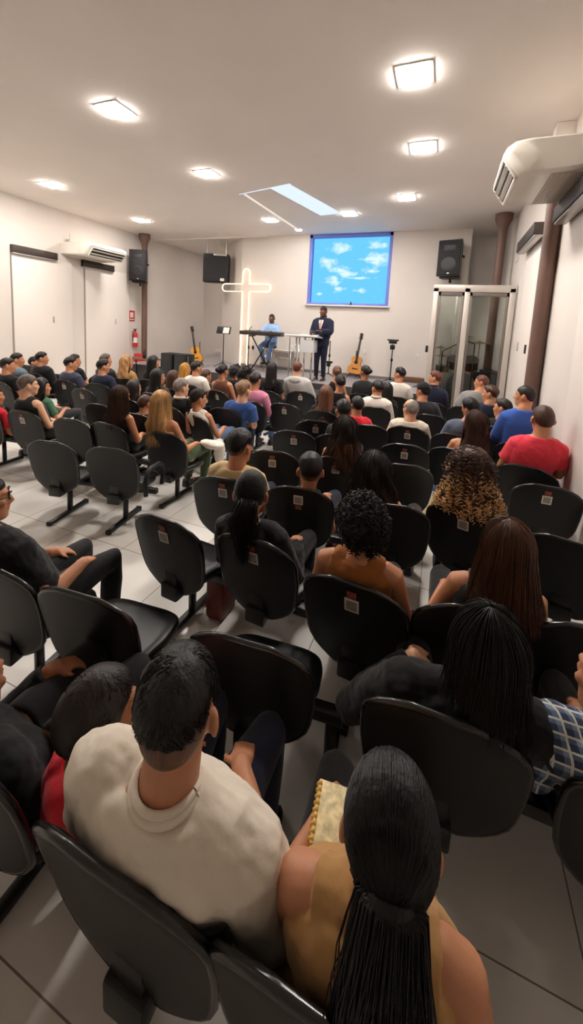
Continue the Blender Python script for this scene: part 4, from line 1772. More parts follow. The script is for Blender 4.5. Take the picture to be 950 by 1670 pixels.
                for q in range(max(60, int(s.strands * .9))):
                    a = g.uniform(0, 6.28)
                    rr = math.sqrt(g.random()) * 1.15
                    tp = tail(Vector((math.cos(a) * rr, math.sin(a) * rr, 0)), g.random(), g.uniform(-.05, .10))
                    w1, w2, w3 = g.uniform(5, 13), g.uniform(0, 6.28), g.uniform(.002, .010)
                    tp = [p + Vector((math.sin(i / 11 * w1 + w2), .5 * math.cos(i / 11 * w1 + w2), 0)) * w3 * min(1, i / 3) for i, p in enumerate(tp)]
                    s.strand(mb, tp, .0019 if near else .0028)
                if getattr(s, 'tie', '') == 'hair_black':
                    put('hair', mb, m, root, smooth=True)
                    return
                mb2 = MB()
                mb2.tube([kn + s.M @ Vector((.022 * math.cos(q), -.012, .022 * math.sin(q))) for q in [2 * PI * i / 14 for i in range(15)]], .008, 8)
                put('hair_tie', mb2, MATS[getattr(s, 'tie', 'cloth_black')], root, smooth=True)
        elif h in ('curly', 'curlylong', 'afro'):
            vol = {'curly': .036, 'afro': .045, 'curlylong': .040}[h] * getattr(s, 'vol', 1)
            s.cap(mb, vol, .018, 11, 0., naz, 14, lower=.12)
            anchors = []
            nc = s.strands or 60
            if h == 'curlylong':
                ze = s.hlen if s.hlen is not None else s.N.z - .20
                azm = math.radians(112)
                def lcol(az):
                    a = (az + PI) % (2 * PI) - PI
                    if abs(a) > azm:
                        e = math.radians(66)
                        return [s.sk(a, .07 + (e - .07) * i / 16, vol * (1 - .6 * i / 16)) for i in range(17)]
                    pts = s.hang(a, ze + .06 * (abs(a) / azm) ** 2, vol, .55)
                    return [p + (p - Vector((s.Hc.x, s.Hc.y, p.z))) * (.16 * noise.noise(Vector((a * 4, i * .6, s.seed)))) for i, p in enumerate(pts)]
                s.surf(mb, lcol, [2 * PI * i / naz for i in range(naz)], 17, .03)
                lows = []
                for q in range(nc):
                    a = g.uniform(-azm, azm)
                    pts = lcol(a)
                    i = g.randint(3, 15)
                    d = Vector((pts[i].x - s.Hc.x, pts[i].y - s.Hc.y, 0))
                    d = d.normalized() if d.length > .01 else Vector((0, -1, 0))
                    anc = (pts[i] - d * .004, Vector((d.x * .5 + g.uniform(-.4, .4), d.y * .5, -1)))
                    (lows if g.random() < (i - 3) / 9 else anchors).append(anc)
                for q in range(nc // 3):
                    az, ph = g.uniform(-PI, PI), g.uniform(.05, 1.5)
                    p = s.sk(az, ph, vol)
                    anchors.append((p, (p - s.Hc).normalized() * .4 + Vector((0, -.2, -.6))))
                mh = MB()
                s.curls(mh, lows, .0115, 2.0, .055, .0042)
                tag(put('blond_curls', mh, MATS[getattr(s, 'hicol', 'hair_blond')], root, smooth=True), kind='stuff')
                s.curls(mb, anchors, .0115, 2.0, .055, .0046)
            else:
                for q in range(nc):
                    az = g.uniform(-PI, PI)
                    ph = math.acos(g.uniform(math.cos(min(s.line(az) + .15, 2.2)), 1))
                    p = s.sk(az, ph, vol * .85)
                    anchors.append((p, (p - s.Hc).normalized() + Vector((g.uniform(-.6, .6), g.uniform(-.6, .6), g.uniform(-.9, .2)))))
                s.curls(mb, anchors, .0105 if near else .014, 1.8, .034, .0042 if near else .007)
        put('hair', mb, m, root, smooth=True)
        if h == 'wavy' and getattr(s, 'hicol', None):
            mh = MB()
            for q in range(120):
                az = g.uniform(-azm, azm)
                pts = [p + Vector((0, -.004, 0)) for p in col(az, th + .006, g.uniform(-.05, .02))][9:]
                s.strand(mh, pts, .003)
            put('hair_highlights', mh, MATS[s.hicol], root, smooth=True)

    def glasses(s):
        k = s.kh
        P = lambda x, y, z: s.Hc + s.M @ (Vector((x, y, z)) * k)
        mb = MB()
        for q in (-1, 1):
            c = Vector((q * .034, .102, .0))
            mb.tube([P(c.x + .026 * math.cos(a), c.y - .008 * abs(math.cos(a)), .0 + .020 * math.sin(a)) for a in [2 * PI * i / 16 for i in range(17)]], .0032, 6)
            mb.tube([P(q * .060, .094, .004), P(q * .078, .06, .006), P(q * .083, -.005, .004), P(q * .080, -.025, -.012)], .003, 6)
        mb.tube([P(-.009, .105, .004), P(0, .108, .007), P(.009, .105, .004)], .003, 6)
        put('glasses', mb, black_pl, s.root, smooth=True)


for nm, c in (('hair_fade', (104, 74, 58)), ('hair_black', (20, 17, 17)), ('hair_dark', (34, 27, 25)), ('hair_brown', (66, 42, 32)), ('hair_midbrown', (92, 60, 42)), ('hair_chestnut', (88, 56, 38)), ('hair_red', (98, 56, 44)), ('hair_blond', (206, 164, 112)),
              ('hair_darkblond', (170, 128, 84)), ('hair_grey', (128, 120, 114)), ('hair_greybrown', (92, 80, 72)), ('hair_mustard', (170, 120, 50)), ('hair_lightbrown', (126, 94, 66))):
    hairmat(nm, srgb(*c), vary=.35 if nm not in ('hair_blond', 'hair_darkblond', 'hair_midbrown') else .45)
for nm, c in (('cloth_black', (22, 22, 24)), ('cloth_charcoal', (44, 45, 48)), ('cloth_white', (228, 222, 212)), ('cloth_cream', (214, 204, 188)), ('cloth_offwhite', (224, 214, 198)), ('cloth_beige', (206, 180, 136)),
              ('cloth_tan', (176, 134, 84)), ('cloth_pink', (208, 132, 160)), ('cloth_coral', (226, 62, 80)), ('cloth_red', (212, 40, 54)), ('cloth_blue', (52, 82, 142)), ('cloth_royal', (56, 92, 172)), ('cloth_navy', (30, 36, 58)),
              ('cloth_slate', (58, 64, 82)), ('cloth_bluegrey', (98, 116, 128)), ('cloth_grey', (136, 134, 134)), ('cloth_lightgrey', (186, 184, 180)), ('cloth_green', (70, 110, 84)), ('cloth_olive', (72, 86, 62)), ('cloth_brown', (110, 70, 52)),
              ('cloth_rust', (150, 92, 44)), ('cloth_sky', (150, 184, 226)), ('cloth_denim', (92, 116, 156)), ('cloth_tie', (196, 160, 150)), ('cloth_peach', (206, 150, 110)), ('cloth_yellow', (206, 178, 120)), ('cloth_greydenim', (84, 92, 108)), ('cloth_suit', (28, 32, 56))):
    cloth(nm, srgb(*c))
mat('shoe_dark', srgb(26, 24, 24), rough=.4)
mat('shoe_white', srgb(210, 206, 200), rough=.5)


def plaid_material():
    m, nt, b = principled('cloth_plaid')
    N, L = nt.nodes, nt.links
    tc = N.new('ShaderNodeTexCoord')
    sp = N.new('ShaderNodeSeparateXYZ')
    L.new(tc.outputs['Object'], sp.inputs[0])
    def stripes(sock, freq, lo):
        a = N.new('ShaderNodeMath'); a.operation = 'MULTIPLY'; a.inputs[1].default_value = freq
        L.new(sock, a.inputs[0])
        f = N.new('ShaderNodeMath'); f.operation = 'FRACT'
        L.new(a.outputs[0], f.inputs[0])
        g = N.new('ShaderNodeMath'); g.operation = 'GREATER_THAN'; g.inputs[1].default_value = lo
        L.new(f.outputs[0], g.inputs[0])
        return g.outputs[0]
    def mix2(a, ka, b, kb):
        m1 = N.new('ShaderNodeMath'); m1.operation = 'MULTIPLY'; m1.inputs[1].default_value = ka
        L.new(a, m1.inputs[0])
        m2 = N.new('ShaderNodeMath'); m2.operation = 'MULTIPLY_ADD'; m2.inputs[1].default_value = kb
        L.new(b, m2.inputs[0]); L.new(m1.outputs[0], m2.inputs[2])
        return m2
    ad = mix2(sp.outputs['X'], .95, sp.outputs['Y'], .25)
    ah = mix2(sp.outputs['Z'], .75, sp.outputs['Y'], .75)
    v1, h1 = stripes(ad.outputs[0], 27, .5), stripes(ah.outputs[0], 27, .5)
    v2, h2 = stripes(ad.outputs[0], 27, .84), stripes(ah.outputs[0], 27, .84)
    s1 = N.new('ShaderNodeMath'); s1.operation = 'ADD'
    L.new(v1, s1.inputs[0]); L.new(h1, s1.inputs[1])
    r = N.new('ShaderNodeValToRGB')
    r.color_ramp.interpolation = 'CONSTANT'
    r.color_ramp.elements[0].color = (*srgb(44, 58, 84), 1)
    r.color_ramp.elements[1].position = .34
    r.color_ramp.elements[1].color = (*srgb(84, 104, 134), 1)
    e = r.color_ramp.elements.new(.8)
    e.color = (*srgb(128, 146, 168), 1)
    d = N.new('ShaderNodeMath'); d.operation = 'MULTIPLY'; d.inputs[1].default_value = .5
    L.new(s1.outputs[0], d.inputs[0]); L.new(d.outputs[0], r.inputs['Fac'])
    mx = N.new('ShaderNodeMix'); mx.data_type = 'RGBA'
    mx.inputs['B'].default_value = (*srgb(206, 208, 200), 1)
    mm = N.new('ShaderNodeMath'); mm.operation = 'MAXIMUM'
    L.new(v2, mm.inputs[0]); L.new(h2, mm.inputs[1])
    L.new(mm.outputs[0], mx.inputs['Factor']); L.new(r.outputs['Color'], mx.inputs['A'])
    L.new(mx.outputs['Result'], b.inputs['Base Color'])
    b.inputs['Roughness'].default_value = .85
    MATS['cloth_plaid'] = m


plaid_material()
# ------------------------------------------------------------------ the audience and its benches
bench([(-8.731, 5.950, 0)], 'black beam-leg chair seating the dark-haired child left of the black jacket')
bench([(-7.613, 4.850, 0)], 'black beam-leg chair seating the man in the blue-grey t-shirt')
bench([(-7.419, 5.200, 0)], 'black beam-leg chair seating the man in the black jacket')
bench([(-7.184, 5.750, 0)], 'black beam-leg chair seating the right-facing man in black')
bench([(-6.952, 4.250, 0)], 'black beam-leg chair seating the man in a black t-shirt at the far left')
bench([(-6.378, 5.000, 1), (-5.690, 5.100, 0)], 'black two-seat beam bench seating the man in the slate blue shirt')
bench([(-6.330, 5.750, 0), (-5.820, 5.800, 0), (-5.341, 6.000, 0)], 'black three-seat beam bench seating the greying man beyond the navy shirt')
bench([(-5.420, 4.572, 1)], 'empty black beam-leg chair behind the man in the navy shirt')
bench([(-5.331, 3.680, 0)], 'black beam-leg chair seating the woman in the green top')
bench([(-5.305, 3.020, 0), (-4.718, 3.134, 1), (-3.953, 3.164, 0)], 'black three-seat beam bench seating the person in the bright red top')
bench([(-4.948, 6.500, 0), (-4.436, 6.500, 0)], 'black two-seat beam bench seating the person with mustard blond hair')
bench([(-4.411, 5.450, 0)], 'black beam-leg chair seating the person with soft brown hair')
bench([(-4.336, 4.950, 0), (-3.667, 4.914, 0)], 'black two-seat beam bench seating the dark-haired person turning right')
bench([(-4.324, 6.000, 0), (-3.624, 5.800, 1)], 'black two-seat beam bench seating the woman in the brown top with tied hair')
bench([(-4.317, 3.899, 0)], 'empty black beam-leg chair behind the brown-haired woman near the curls')
bench([(-4.267, 4.350, 0)], 'black beam-leg chair seating the woman with dark brown hair behind the curls')
bench([(-3.959, 6.850, 0)], 'black beam-leg chair seating the person with a black afro on the left')
bench([(-3.514, 3.750, 0)], 'black beam-leg chair seating the small child left of the blond woman')
bench([(-3.502, 6.400, 0), (-2.918, 6.350, 0)], 'black two-seat beam bench seating the woman with long black hair in black')
bench([(-3.472, 3.243, 0), (-2.689, 3.265, 0)], 'black two-seat beam bench seating the woman with straight brown hair in black')
bench([(-3.389, 2.494, 0), (-2.774, 2.624, 0)], 'empty black two-seat beam bench behind the woman with straight brown hair in black', arm=1)
bench([(-3.374, 4.300, 0), (-2.786, 4.041, 0)], 'black two-seat beam bench seating the woman in the white sleeveless top')
bench([(-2.783, 4.638, 0)], 'black beam-leg chair seating the man in the blue t-shirt')
bench([(-2.723, 5.300, 0), (-2.200, 5.450, 1), (-1.560, 5.300, 0)], 'black three-seat beam bench seating the man in the pink shirt')
bench([(-2.385, 6.656, 1), (-1.803, 6.800, 0)], 'black two-seat beam bench seating the man in the light grey hooded sweatshirt')
bench([(-1.930, 1.100, 0), (-1.382, 1.149, 0), (-0.599, 1.229, 0)], 'black three-seat beam bench seating the man with glasses in a black t-shirt', legx=(-1.93, -.28))
bench([(-1.521, 5.950, 0), (-0.933, 6.050, 0)], 'black two-seat beam bench seating the woman with dark pinned-up hair')
bench([(-1.511, 4.081, 1), (-1.028, 4.200, 0), (-0.290, 4.228, 1)], 'black three-seat beam bench seating the child with short black hair')
bench([(-1.502, 2.526, 1), (-0.912, 2.637, 2), (-0.230, 2.691, 0)], 'black three-seat beam bench seating the man in the pale yellow shirt')
bench([(-1.486, 1.825, 1), (-0.901, 1.874, 1), (-0.297, 1.744, 1)], 'black three-seat beam bench seating the woman with curly black hair')
bench([(-1.448, 4.691, 1), (-0.802, 4.853, 0)], 'black two-seat beam bench seating the child in a red shirt mid room')
bench([(-1.433, 3.307, 1), (-0.843, 3.448, 1), (-0.229, 3.575, 0)], 'black three-seat beam bench seating the woman in black with long dark hair')
bench([(-1.349, 7.150, 0), (-0.730, 7.250, 0), (-0.105, 7.100, 0)], 'black three-seat beam bench seating the man with reddish hair at the booth corner')
bench([(-1.220, 0.560, 0), (-0.596, 0.556, 0), (-0.079, 0.567, 0)], 'black three-seat beam bench seating the man in the cream polo shirt')
bench([(-0.871, 6.620, 0)], 'black beam-leg chair seating the dark-haired person right of the white shirt')
bench([(-0.328, 5.049, 1), (0.220, 5.000, 0), (0.918, 5.000, 0)], 'black three-seat beam bench seating the person leaning in blue-grey denim')
bench([(-0.102, 5.994, 0)], 'black beam-leg chair seating the person in a dark knitted cap')
bench([(0.113, 1.235, 0), (0.720, 1.240, 0)], 'black two-seat beam bench seating the woman in loose black with black hair')
bench([(0.202, 4.327, 0), (0.840, 4.120, 0)], 'black two-seat beam bench seating the man in the coral red shirt')
bench([(0.242, 1.818, 0), (0.699, 1.913, 0)], 'black two-seat beam bench seating the woman with long straight chestnut hair')
bench([(0.245, 2.866, 1), (0.822, 2.706, 0)], 'black two-seat beam bench seating the woman with curly blond-tipped hair')
bench([(0.400, 7.000, 0)], 'black beam-leg chair seating the bending man in a grey shirt')
bench([(0.697, 6.300, 1)], 'black beam-leg chair seating the man with wavy brown hair in a dark jacket')
bench([(0.805, 5.750, 1)], 'black beam-leg chair seating the dark-haired person near the right wall')
bench([(0.909, 3.656, 1)], 'empty black beam-leg chair behind the man in the coral red shirt')
Person(x=-0.596, y=0.816, sw=0.262, tone='tan', hair='short', hcol='hair_black', top='polo', tcol='cloth_offwhite', bcol='cloth_navy', vox=0.007, strands=1800, fat=1.08, kh=1.1, nk=0.172, lowx=0.3, hyaw=19.0, seed=45, crown=(0.081, -0.13, 1.246)).build('man seen from behind in a cream polo shirt with short black hair, nearest the camera')
Person(x=-0.079, y=0.787, sex='f', sw=0.205, tone='tan', hair='pony', hcol='hair_black', top='tank', tcol='cloth_tan', bcol='cloth_black', vox=0.007, strands=900, tailw=0.085, sway=0.05, hlen=0.52, hpitch=0, hyaw=8, kh=1.04, lowx=0.22, tie='hair_black', seed=46, crown=(0.068, -0.09, 1.188)).build('woman in a sleeveless tan top with a long dark ponytail, nearest the camera')
Person(x=-0.898, y=0.860, sw=0.145, tone='brown', hair='child', hcol='hair_dark', top='tee', tcol='cloth_red', bcol='cloth_navy', vox=0.007, strands=900, hyaw=-24, cat='child', pose='stand', seatz=0.4, kh=1.15, seed=47, crown=(0.0, -0.06, 0.941)).build('small boy in a red shirt with cropped brown hair beside the man in cream')
Person(x=-1.220, y=0.820, sw=0.22, tone='brown', hair='short', top='long', tcol='cloth_black', bcol='cloth_black', vox=0.009, kh=1.06, hyaw=14.0, seed=48, crown=(-0.134, -0.13, 0.913)).build('person in black at the left edge with a knee beside the boy in red')
Person(x=0.113, y=1.555, sex='f', sw=0.275, spread=0.1, tone='light', hair='long', hcol='hair_black', top='long', tcol='cloth_black', bcol='cloth_black', vox=0.008, strands=500, fat=1.12, hlen=0.84, kh=1.15, hyaw=26.6, seed=49, crown=(0.11, -0.19, 1.13)).build('woman with straight black hair in a loose black top, right of the floor gap')
Person(x=0.720, y=1.500, sw=0.23, tone='tan', hair='short', top='tee', tcol='cloth_plaid', bcol='cloth_charcoal', vox=0.009, fat=1.1, kh=1.06, hyaw=31.1, seed=50, crown=(-0.134, -0.13, 1.115)).build('person in a blue plaid shirt at the right edge of the picture')
Person(x=-1.930, y=1.360, sw=0.24, tone='tan', hair='buzz', hcol='hair_dark', top='tee', tcol='cloth_black', bcol='cloth_black', vox=0.008, strands=500, hyaw=-30, fat=1.1, glasses_on=1, kh=1.06, seed=51, crown=(-0.244, -0.13, 1.18)).build('man with glasses in a black t-shirt at the left edge, forearm out to the aisle')
Person(x=-0.901, y=2.134, sex='f', sw=0.215, tone='tan', hair='pony', hcol='hair_black', top='long', tcol='cloth_black', bcol='cloth_black', vox=0.008, strands=500, tailw=0.085, hlen=0.7, kh=1.15, hyaw=19.5, seed=52, crown=(-0.1, -0.13, 1.163)).build('woman in a black top with a black low ponytail, behind the man in pale yellow')
Person(x=-0.297, y=2.004, sex='f', sw=0.215, tone='tan', hair='curly', hcol='hair_black', top='tank', tcol='cloth_rust', bcol='cloth_black', vox=0.008, strands=620, kh=1.02, hyaw=24.5, seed=53, crown=(-0.004, -0.13, 1.176)).build('woman with curly black hair and bare shoulders in a rust brown top')
Person(x=0.242, y=2.108, sex='f', sw=0.205, tone='tan', hair='long', hcol='hair_chestnut', top='tank', tcol='cloth_charcoal', bcol='cloth_black', vox=0.008, strands=1000, kh=1.05, hlen=0.8, hwide=0.35, hyaw=29.5, seed=54, crown=(0.108, -0.16, 1.199)).build('woman with long straight chestnut hair in a black sleeveless top')
Person(x=-1.502, y=2.786, sw=0.22, tone='tan', hair='short', hcol='hair_black', top='tee', tcol='cloth_beige', bcol='cloth_navy', strands=250, hyaw=-8, kh=1.15, vox=0.01, seed=55, crown=(0.059, -0.13, 1.198)).build('man in a pale yellow shirt with short black hair, behind a beam bench')
Person(x=-0.912, y=2.897, sex='f', sw=0.17, tone='tan', hair='short', hcol='hair_black', top='tank', tcol='cloth_black', bcol='cloth_navy', strands=250, cat='child', kh=1.15, hyaw=21.6, vox=0.01, seed=56, crown=(0.034, -0.13, 1.069)).build('girl with short black hair in a black and white sleeveless top')
Person(x=-0.230, y=2.951, sex='f', sw=0.195, tone='tan', hair='wavy', hcol='hair_dark', top='tank', tcol='cloth_black', bcol='cloth_black', strands=600, hlen=0.7, kh=1.14, hwide=0.35, hicol='hair_brown', hyaw=28.5, vox=0.01, seed=57, crown=(-0.178, -0.13, 1.128)).build('woman with long wavy dark brown hair in front of the curly-haired woman')
Person(x=0.245, y=3.126, sex='f', sw=0.2, tone='tan', hair='curlylong', hcol='hair_brown', top='tee', tcol='cloth_yellow', bcol='cloth_white', strands=700, hlen=0.8, kh=1.14, vol=1.25, hyaw=33.7, vox=0.01, seed=58, crown=(0.007, -0.13, 1.197)).build('woman with big curly brown hair tipped blond in a yellow top')
Person(x=-0.843, y=3.708, sex='f', sw=0.19, tone='tan', hair='wavy', hcol='hair_dark', hicol='hair_midbrown', top='tank', tcol='cloth_black', bcol='cloth_black', strands=120, hlen=0.72, hwide=0.3, kh=1.06, hyaw=25.2, vox=0.01, seed=59, crown=(0.035, -0.13, 1.188)).build('woman with long dark brown hair and a pale hair clip end in a black top')
Person(x=0.202, y=4.587, sex='f', sw=0.185, tone='tan', hair='wavy', hcol='hair_brown', top='strap', tcol='cloth_peach', bcol='cloth_denim', strands=120, hlen=0.7, kh=1.06, hyaw=41.7, vox=0.01, seed=60, crown=(0.172, -0.13, 1.231)).build('woman with long brown hair in a peach top in front of the curly blond-tipped woman')
Person(x=0.840, y=4.380, sw=0.215, tone='tan', hair='buzz', hcol='hair_brown', hyaw=8, top='tee', tcol='cloth_coral', bcol='cloth_black', strands=160, fat=1.08, kh=1.15, vox=0.01, seed=61, crown=(0.098, -0.13, 1.418)).build('man in a coral red shirt against the right wall')
Person(x=-0.802, y=5.113, sw=0.15, tone='tan', hair='child', hcol='hair_black', top='tee', tcol='cloth_red', bcol='cloth_navy', cat='child', kh=0.98, hyaw=33.3, vox=0.013, seed=62, crown=(-0.186, -0.13, 1.167)).build('child with dark hair in a red shirt in the middle of the room')
Person(x=-1.028, y=4.460, sw=0.15, tone='tan', hair='short', hcol='hair_black', top='tee', tcol='cloth_black', bcol='cloth_navy', cat='child', kh=1.06, hyaw=26.4, vox=0.013, seed=63, crown=(0.011, -0.13, 1.219)).build('child with short black hair left of the child in red')
Person(x=-0.328, y=5.309, sw=0.215, tone='light', hair='bald', hcol='hair_grey', top='tee', tcol='cloth_cream', bcol='cloth_navy', kh=1.1, hyaw=41.0, vox=0.013, seed=64, crown=(-0.0, -0.13, 1.18)).build('balding grey-haired man in a cream shirt')
Person(x=-1.560, y=5.560, sex='f', sw=0.185, tone='light', hair='bob', hcol='hair_midbrown', top='tee', tcol='cloth_black', bcol='cloth_black', kh=1.06, hyaw=24.6, vox=0.013, seed=65, crown=(0.011, -0.13, 1.188)).build('woman with shoulder-length brown hair in a black top by the aisle')
Person(x=-0.933, y=6.310, sw=0.215, tone='tan', hair='short', hcol='hair_dark', top='shirt', tcol='cloth_white', bcol='cloth_navy', kh=1.06, hyaw=41.7, vox=0.016, seed=66, crown=(0.011, -0.13, 1.244)).build('man in a white shirt with short dark hair, in front of the balding man')
Person(x=-0.871, y=6.880, sw=0.18, tone='brown', hair='bob', hcol='hair_black', top='tee', tcol='cloth_black', bcol='cloth_black', sex='f', kh=1.06, hyaw=50.0, vox=0.016, seed=67, crown=(0.012, -0.13, 1.15)).build('person with dark hair half hidden right of the white-shirted man')
Person(x=-0.102, y=6.254, sw=0.2, tone='tan', hair='cap', hcol='hair_black', capcol='cloth_black', top='tee', tcol='cloth_charcoal', bcol='cloth_black', kh=1.06, hyaw=53.2, vox=0.016, seed=68, crown=(-0.133, -0.13, 1.29)).build('person in a dark knitted cap and black vest with pale sleeves')
Person(x=0.220, y=5.260, sw=0.2, tone='tan', hair='short', hcol='hair_black', top='long', tcol='cloth_greydenim', bcol='cloth_navy', hroll=-18, kh=1.06, hyaw=47.1, vox=0.013, seed=69, crown=(0.145, -0.13, 1.278)).build('person leaning on one hand in a blue-grey denim shirt')
Person(x=0.805, y=6.010, sw=0.17, tone='tan', hair='short', hcol='hair_dark', top='tee', tcol='cloth_black', bcol='cloth_black', kh=1.06, hyaw=60.5, vox=0.013, seed=70, crown=(0.012, -0.13, 1.197)).build('person with dark hair behind the brown-haired man, near the right wall')
Person(x=0.697, y=6.560, sw=0.2, tone='tan', hair='short', hcol='hair_brown', top='jacket', tcol='cloth_navy', bcol='cloth_black', kh=1.06, hyaw=65.9, vox=0.016, seed=71, crown=(0.013, -0.13, 1.304)).build('man with wavy brown hair in a dark jacket near the glass booth')
Person(x=0.918, y=5.260, sw=0.2, tone='tan', hair='buzz', hcol='hair_dark', top='jacket', tcol='cloth_royal', bcol='cloth_navy', hyaw=62, eyes=True, kh=1.06, vox=0.013, seed=72, crown=(0.011, -0.13, 1.496)).build('man in a royal blue jacket in profile by the thick brown column')
Person(x=0.400, y=7.260, sw=0.225, tone='tan', hair='buzz', hcol='hair_red', top='tee', tcol='cloth_grey', bcol='cloth_black', fat=1.15, kh=1.06, hyaw=72.8, vox=0.016, seed=73, crown=(0.24, -0.13, 1.391)).build('balding man in a grey shirt bending forward in front of the glass booth')
Person(x=-0.105, y=7.360, sw=0.2, tone='tan', hair='short', hcol='hair_red', top='shirt', tcol='cloth_navy', bcol='cloth_black', kh=1.06, hyaw=69.0, vox=0.016, seed=74, crown=(0.012, -0.13, 1.373)).build('man with reddish brown hair in a dark shirt at the booth corner')
Person(x=-0.730, y=7.510, sw=0.205, tone='tan', hair='short', hcol='hair_black', top='tee', tcol='cloth_white', bcol='cloth_navy', kh=1.06, hyaw=63.1, vox=0.016, seed=75, crown=(0.012, -0.13, 1.372)).build('man in a white t-shirt with black hair in the front row')
Person(x=-1.349, y=7.410, sex='f', sw=0.19, tone='brown', hair='bun', hcol='hair_black', top='tee', tcol='cloth_charcoal', bcol='cloth_black', kh=1.06, hyaw=49.2, vox=0.016, seed=76, crown=(0.011, -0.13, 1.369)).build('woman with gathered black hair in a dark top below the acoustic guitar')
Person(x=-1.521, y=6.210, sex='f', sw=0.175, tone='tan', hair='bun', hcol='hair_black', top='tank', tcol='cloth_black', bcol='cloth_black', kh=1.06, hyaw=30.1, vox=0.016, seed=77, crown=(0.01, -0.13, 1.296)).build('woman with dark pinned-up hair and bare neck right of the preacher')
Person(x=-1.803, y=7.060, sex='f', sw=0.175, tone='tan', hair='bun', hcol='hair_midbrown', top='tank', tcol='cloth_black', bcol='cloth_black', kh=1.06, hyaw=20.9, vox=0.016, seed=78, crown=(0.01, -0.13, 1.346)).build('woman with a curly brown bun in the front row right of the preacher')
Person(x=-2.385, y=6.916, sw=0.225, tone='light', hair='short', hcol='hair_red', top='hoodie', tcol='cloth_lightgrey', bcol='cloth_navy', kh=1.06, hyaw=9.8, vox=0.016, seed=79, crown=(-0.144, -0.13, 1.367)).build('man in a light grey hooded sweatshirt with reddish hair')
Person(x=-2.918, y=6.610, sex='f', sw=0.185, tone='tan', hair='long', hcol='hair_black', top='tee', tcol='cloth_black', bcol='cloth_black', kh=1.06, hyaw=-0.3, vox=0.016, seed=80, crown=(0.01, -0.13, 1.345)).build('woman with long black hair in black left of the light grey hooded man')
Person(x=-2.689, y=3.525, sex='f', sw=0.195, tone='tan', hair='long', hcol='hair_blond', top='strap', tcol='cloth_peach', bcol='cloth_olive', strands=500, hlen=0.72, hwide=0.3, kh=1.06, hyaw=1.7, vox=0.013, seed=81, crown=(-0.147, -0.13, 1.249)).build('woman with long straight blond hair and bare shoulders')
Person(x=-3.472, y=3.503, sex='f', sw=0.19, tone='tan', hair='long', hcol='hair_brown', top='tank', tcol='cloth_black', bcol='cloth_black', strands=250, hlen=0.8, hwide=0.3, kh=1.06, hyaw=-4.5, vox=0.013, seed=82, crown=(0.069, -0.13, 1.247)).build('woman with straight brown hair in a black sleeveless top left of the blond woman')
Person(x=-2.786, y=4.301, sex='f', sw=0.19, tone='tan', hair='pony', hcol='hair_dark', top='tank', tcol='cloth_white', bcol='cloth_denim', strands=120, tailw=0.04, hlen=0.86, hyaw=-30, kh=1.06, vox=0.013, seed=83, crown=(-0.11, -0.13, 1.168)).build('woman with dark hair tied low in a white sleeveless top')
Person(x=-2.783, y=4.898, sw=0.215, tone='light', hair='short', hcol='hair_lightbrown', top='tee', tcol='cloth_blue', bcol='cloth_navy', hyaw=-10, kh=1.15, vox=0.013, seed=84, crown=(0.224, -0.13, 1.238)).build('man in a blue t-shirt with short light brown hair')
Person(x=-2.723, y=5.560, sw=0.21, tone='tan', hair='short', hcol='hair_dark', top='long', tcol='cloth_pink', bcol='cloth_denim', kh=1.06, hyaw=2.2, vox=0.016, seed=85, crown=(0.009, -0.13, 1.277)).build('man in a pink shirt with dark hair beside the man in blue')
Person(x=-4.718, y=3.394, sw=0.2, tone='light', hair='short', hcol='hair_greybrown', top='tank', tcol='cloth_black', bcol='cloth_black', hyaw=-22, fat=1.05, kh=1.06, vox=0.013, seed=86, crown=(-0.085, -0.13, 1.254)).build('grey-brown haired person in a black sleeveless top with a bare right arm')
Person(x=-5.331, y=3.940, sex='f', sw=0.18, tone='tan', hair='bob', hcol='hair_black', top='tee', tcol='cloth_green', bcol='cloth_charcoal', hyaw=-25, kh=1.06, vox=0.013, seed=87, crown=(0.006, -0.13, 1.103)).build('dark-haired woman in a green top in front of the grey-haired person')
Person(x=-4.267, y=4.610, sex='f', sw=0.18, tone='tan', hair='long', hcol='hair_dark', top='tee', tcol='cloth_black', bcol='cloth_black', kh=1.06, hyaw=-13.0, vox=0.016, seed=88, crown=(0.008, -0.13, 1.112)).build('woman with dark brown hair between the blond curls and the straight brown hair')
Person(x=-3.514, y=4.010, sw=0.14, tone='tan', hair='child', hcol='hair_brown', top='tee', tcol='cloth_charcoal', bcol='cloth_navy', cat='child', kh=0.9, hyaw=-5.3, vox=0.013, seed=89, crown=(0.007, -0.13, 1.06)).build('small brown-haired child just left of the blond woman')
Person(x=-3.374, y=4.560, sw=0.19, tone='light', hair='short', hcol='hair_grey', top='shirt', tcol='cloth_black', ccol='cloth_white', bcol='cloth_black', hyaw=-20, kh=1.06, vox=0.013, seed=90, crown=(0.009, -0.13, 1.223)).build('grey-haired person in black with a white collar left of the white sleeveless top')
Person(x=-4.336, y=5.210, sw=0.2, tone='tan', hair='bob', hcol='hair_black', top='tee', tcol='cloth_charcoal', bcol='cloth_black', hyaw=-35, sex='f', kh=1.06, vox=0.016, seed=91, crown=(0.008, -0.13, 1.218)).build('dark-haired person in black turning right in front of the blond woman')
Person(x=-4.411, y=5.710, sex='f', sw=0.18, tone='tan', hair='long', hcol='hair_brown', top='tee', tcol='cloth_black', bcol='cloth_black', kh=1.06, hyaw=-18.3, vox=0.016, seed=92, crown=(0.008, -0.13, 1.141)).build('person with soft brown hair left of the white t-shirted man')
Person(x=-5.341, y=6.260, sw=0.2, tone='tan', hair='bob', hcol='hair_black', top='tee', tcol='cloth_black', bcol='cloth_black', sex='f', kh=1.06, hyaw=-31.0, vox=0.016, seed=93, crown=(0.008, -0.13, 1.3)).build('person with black hair in black in front of the small brown table')
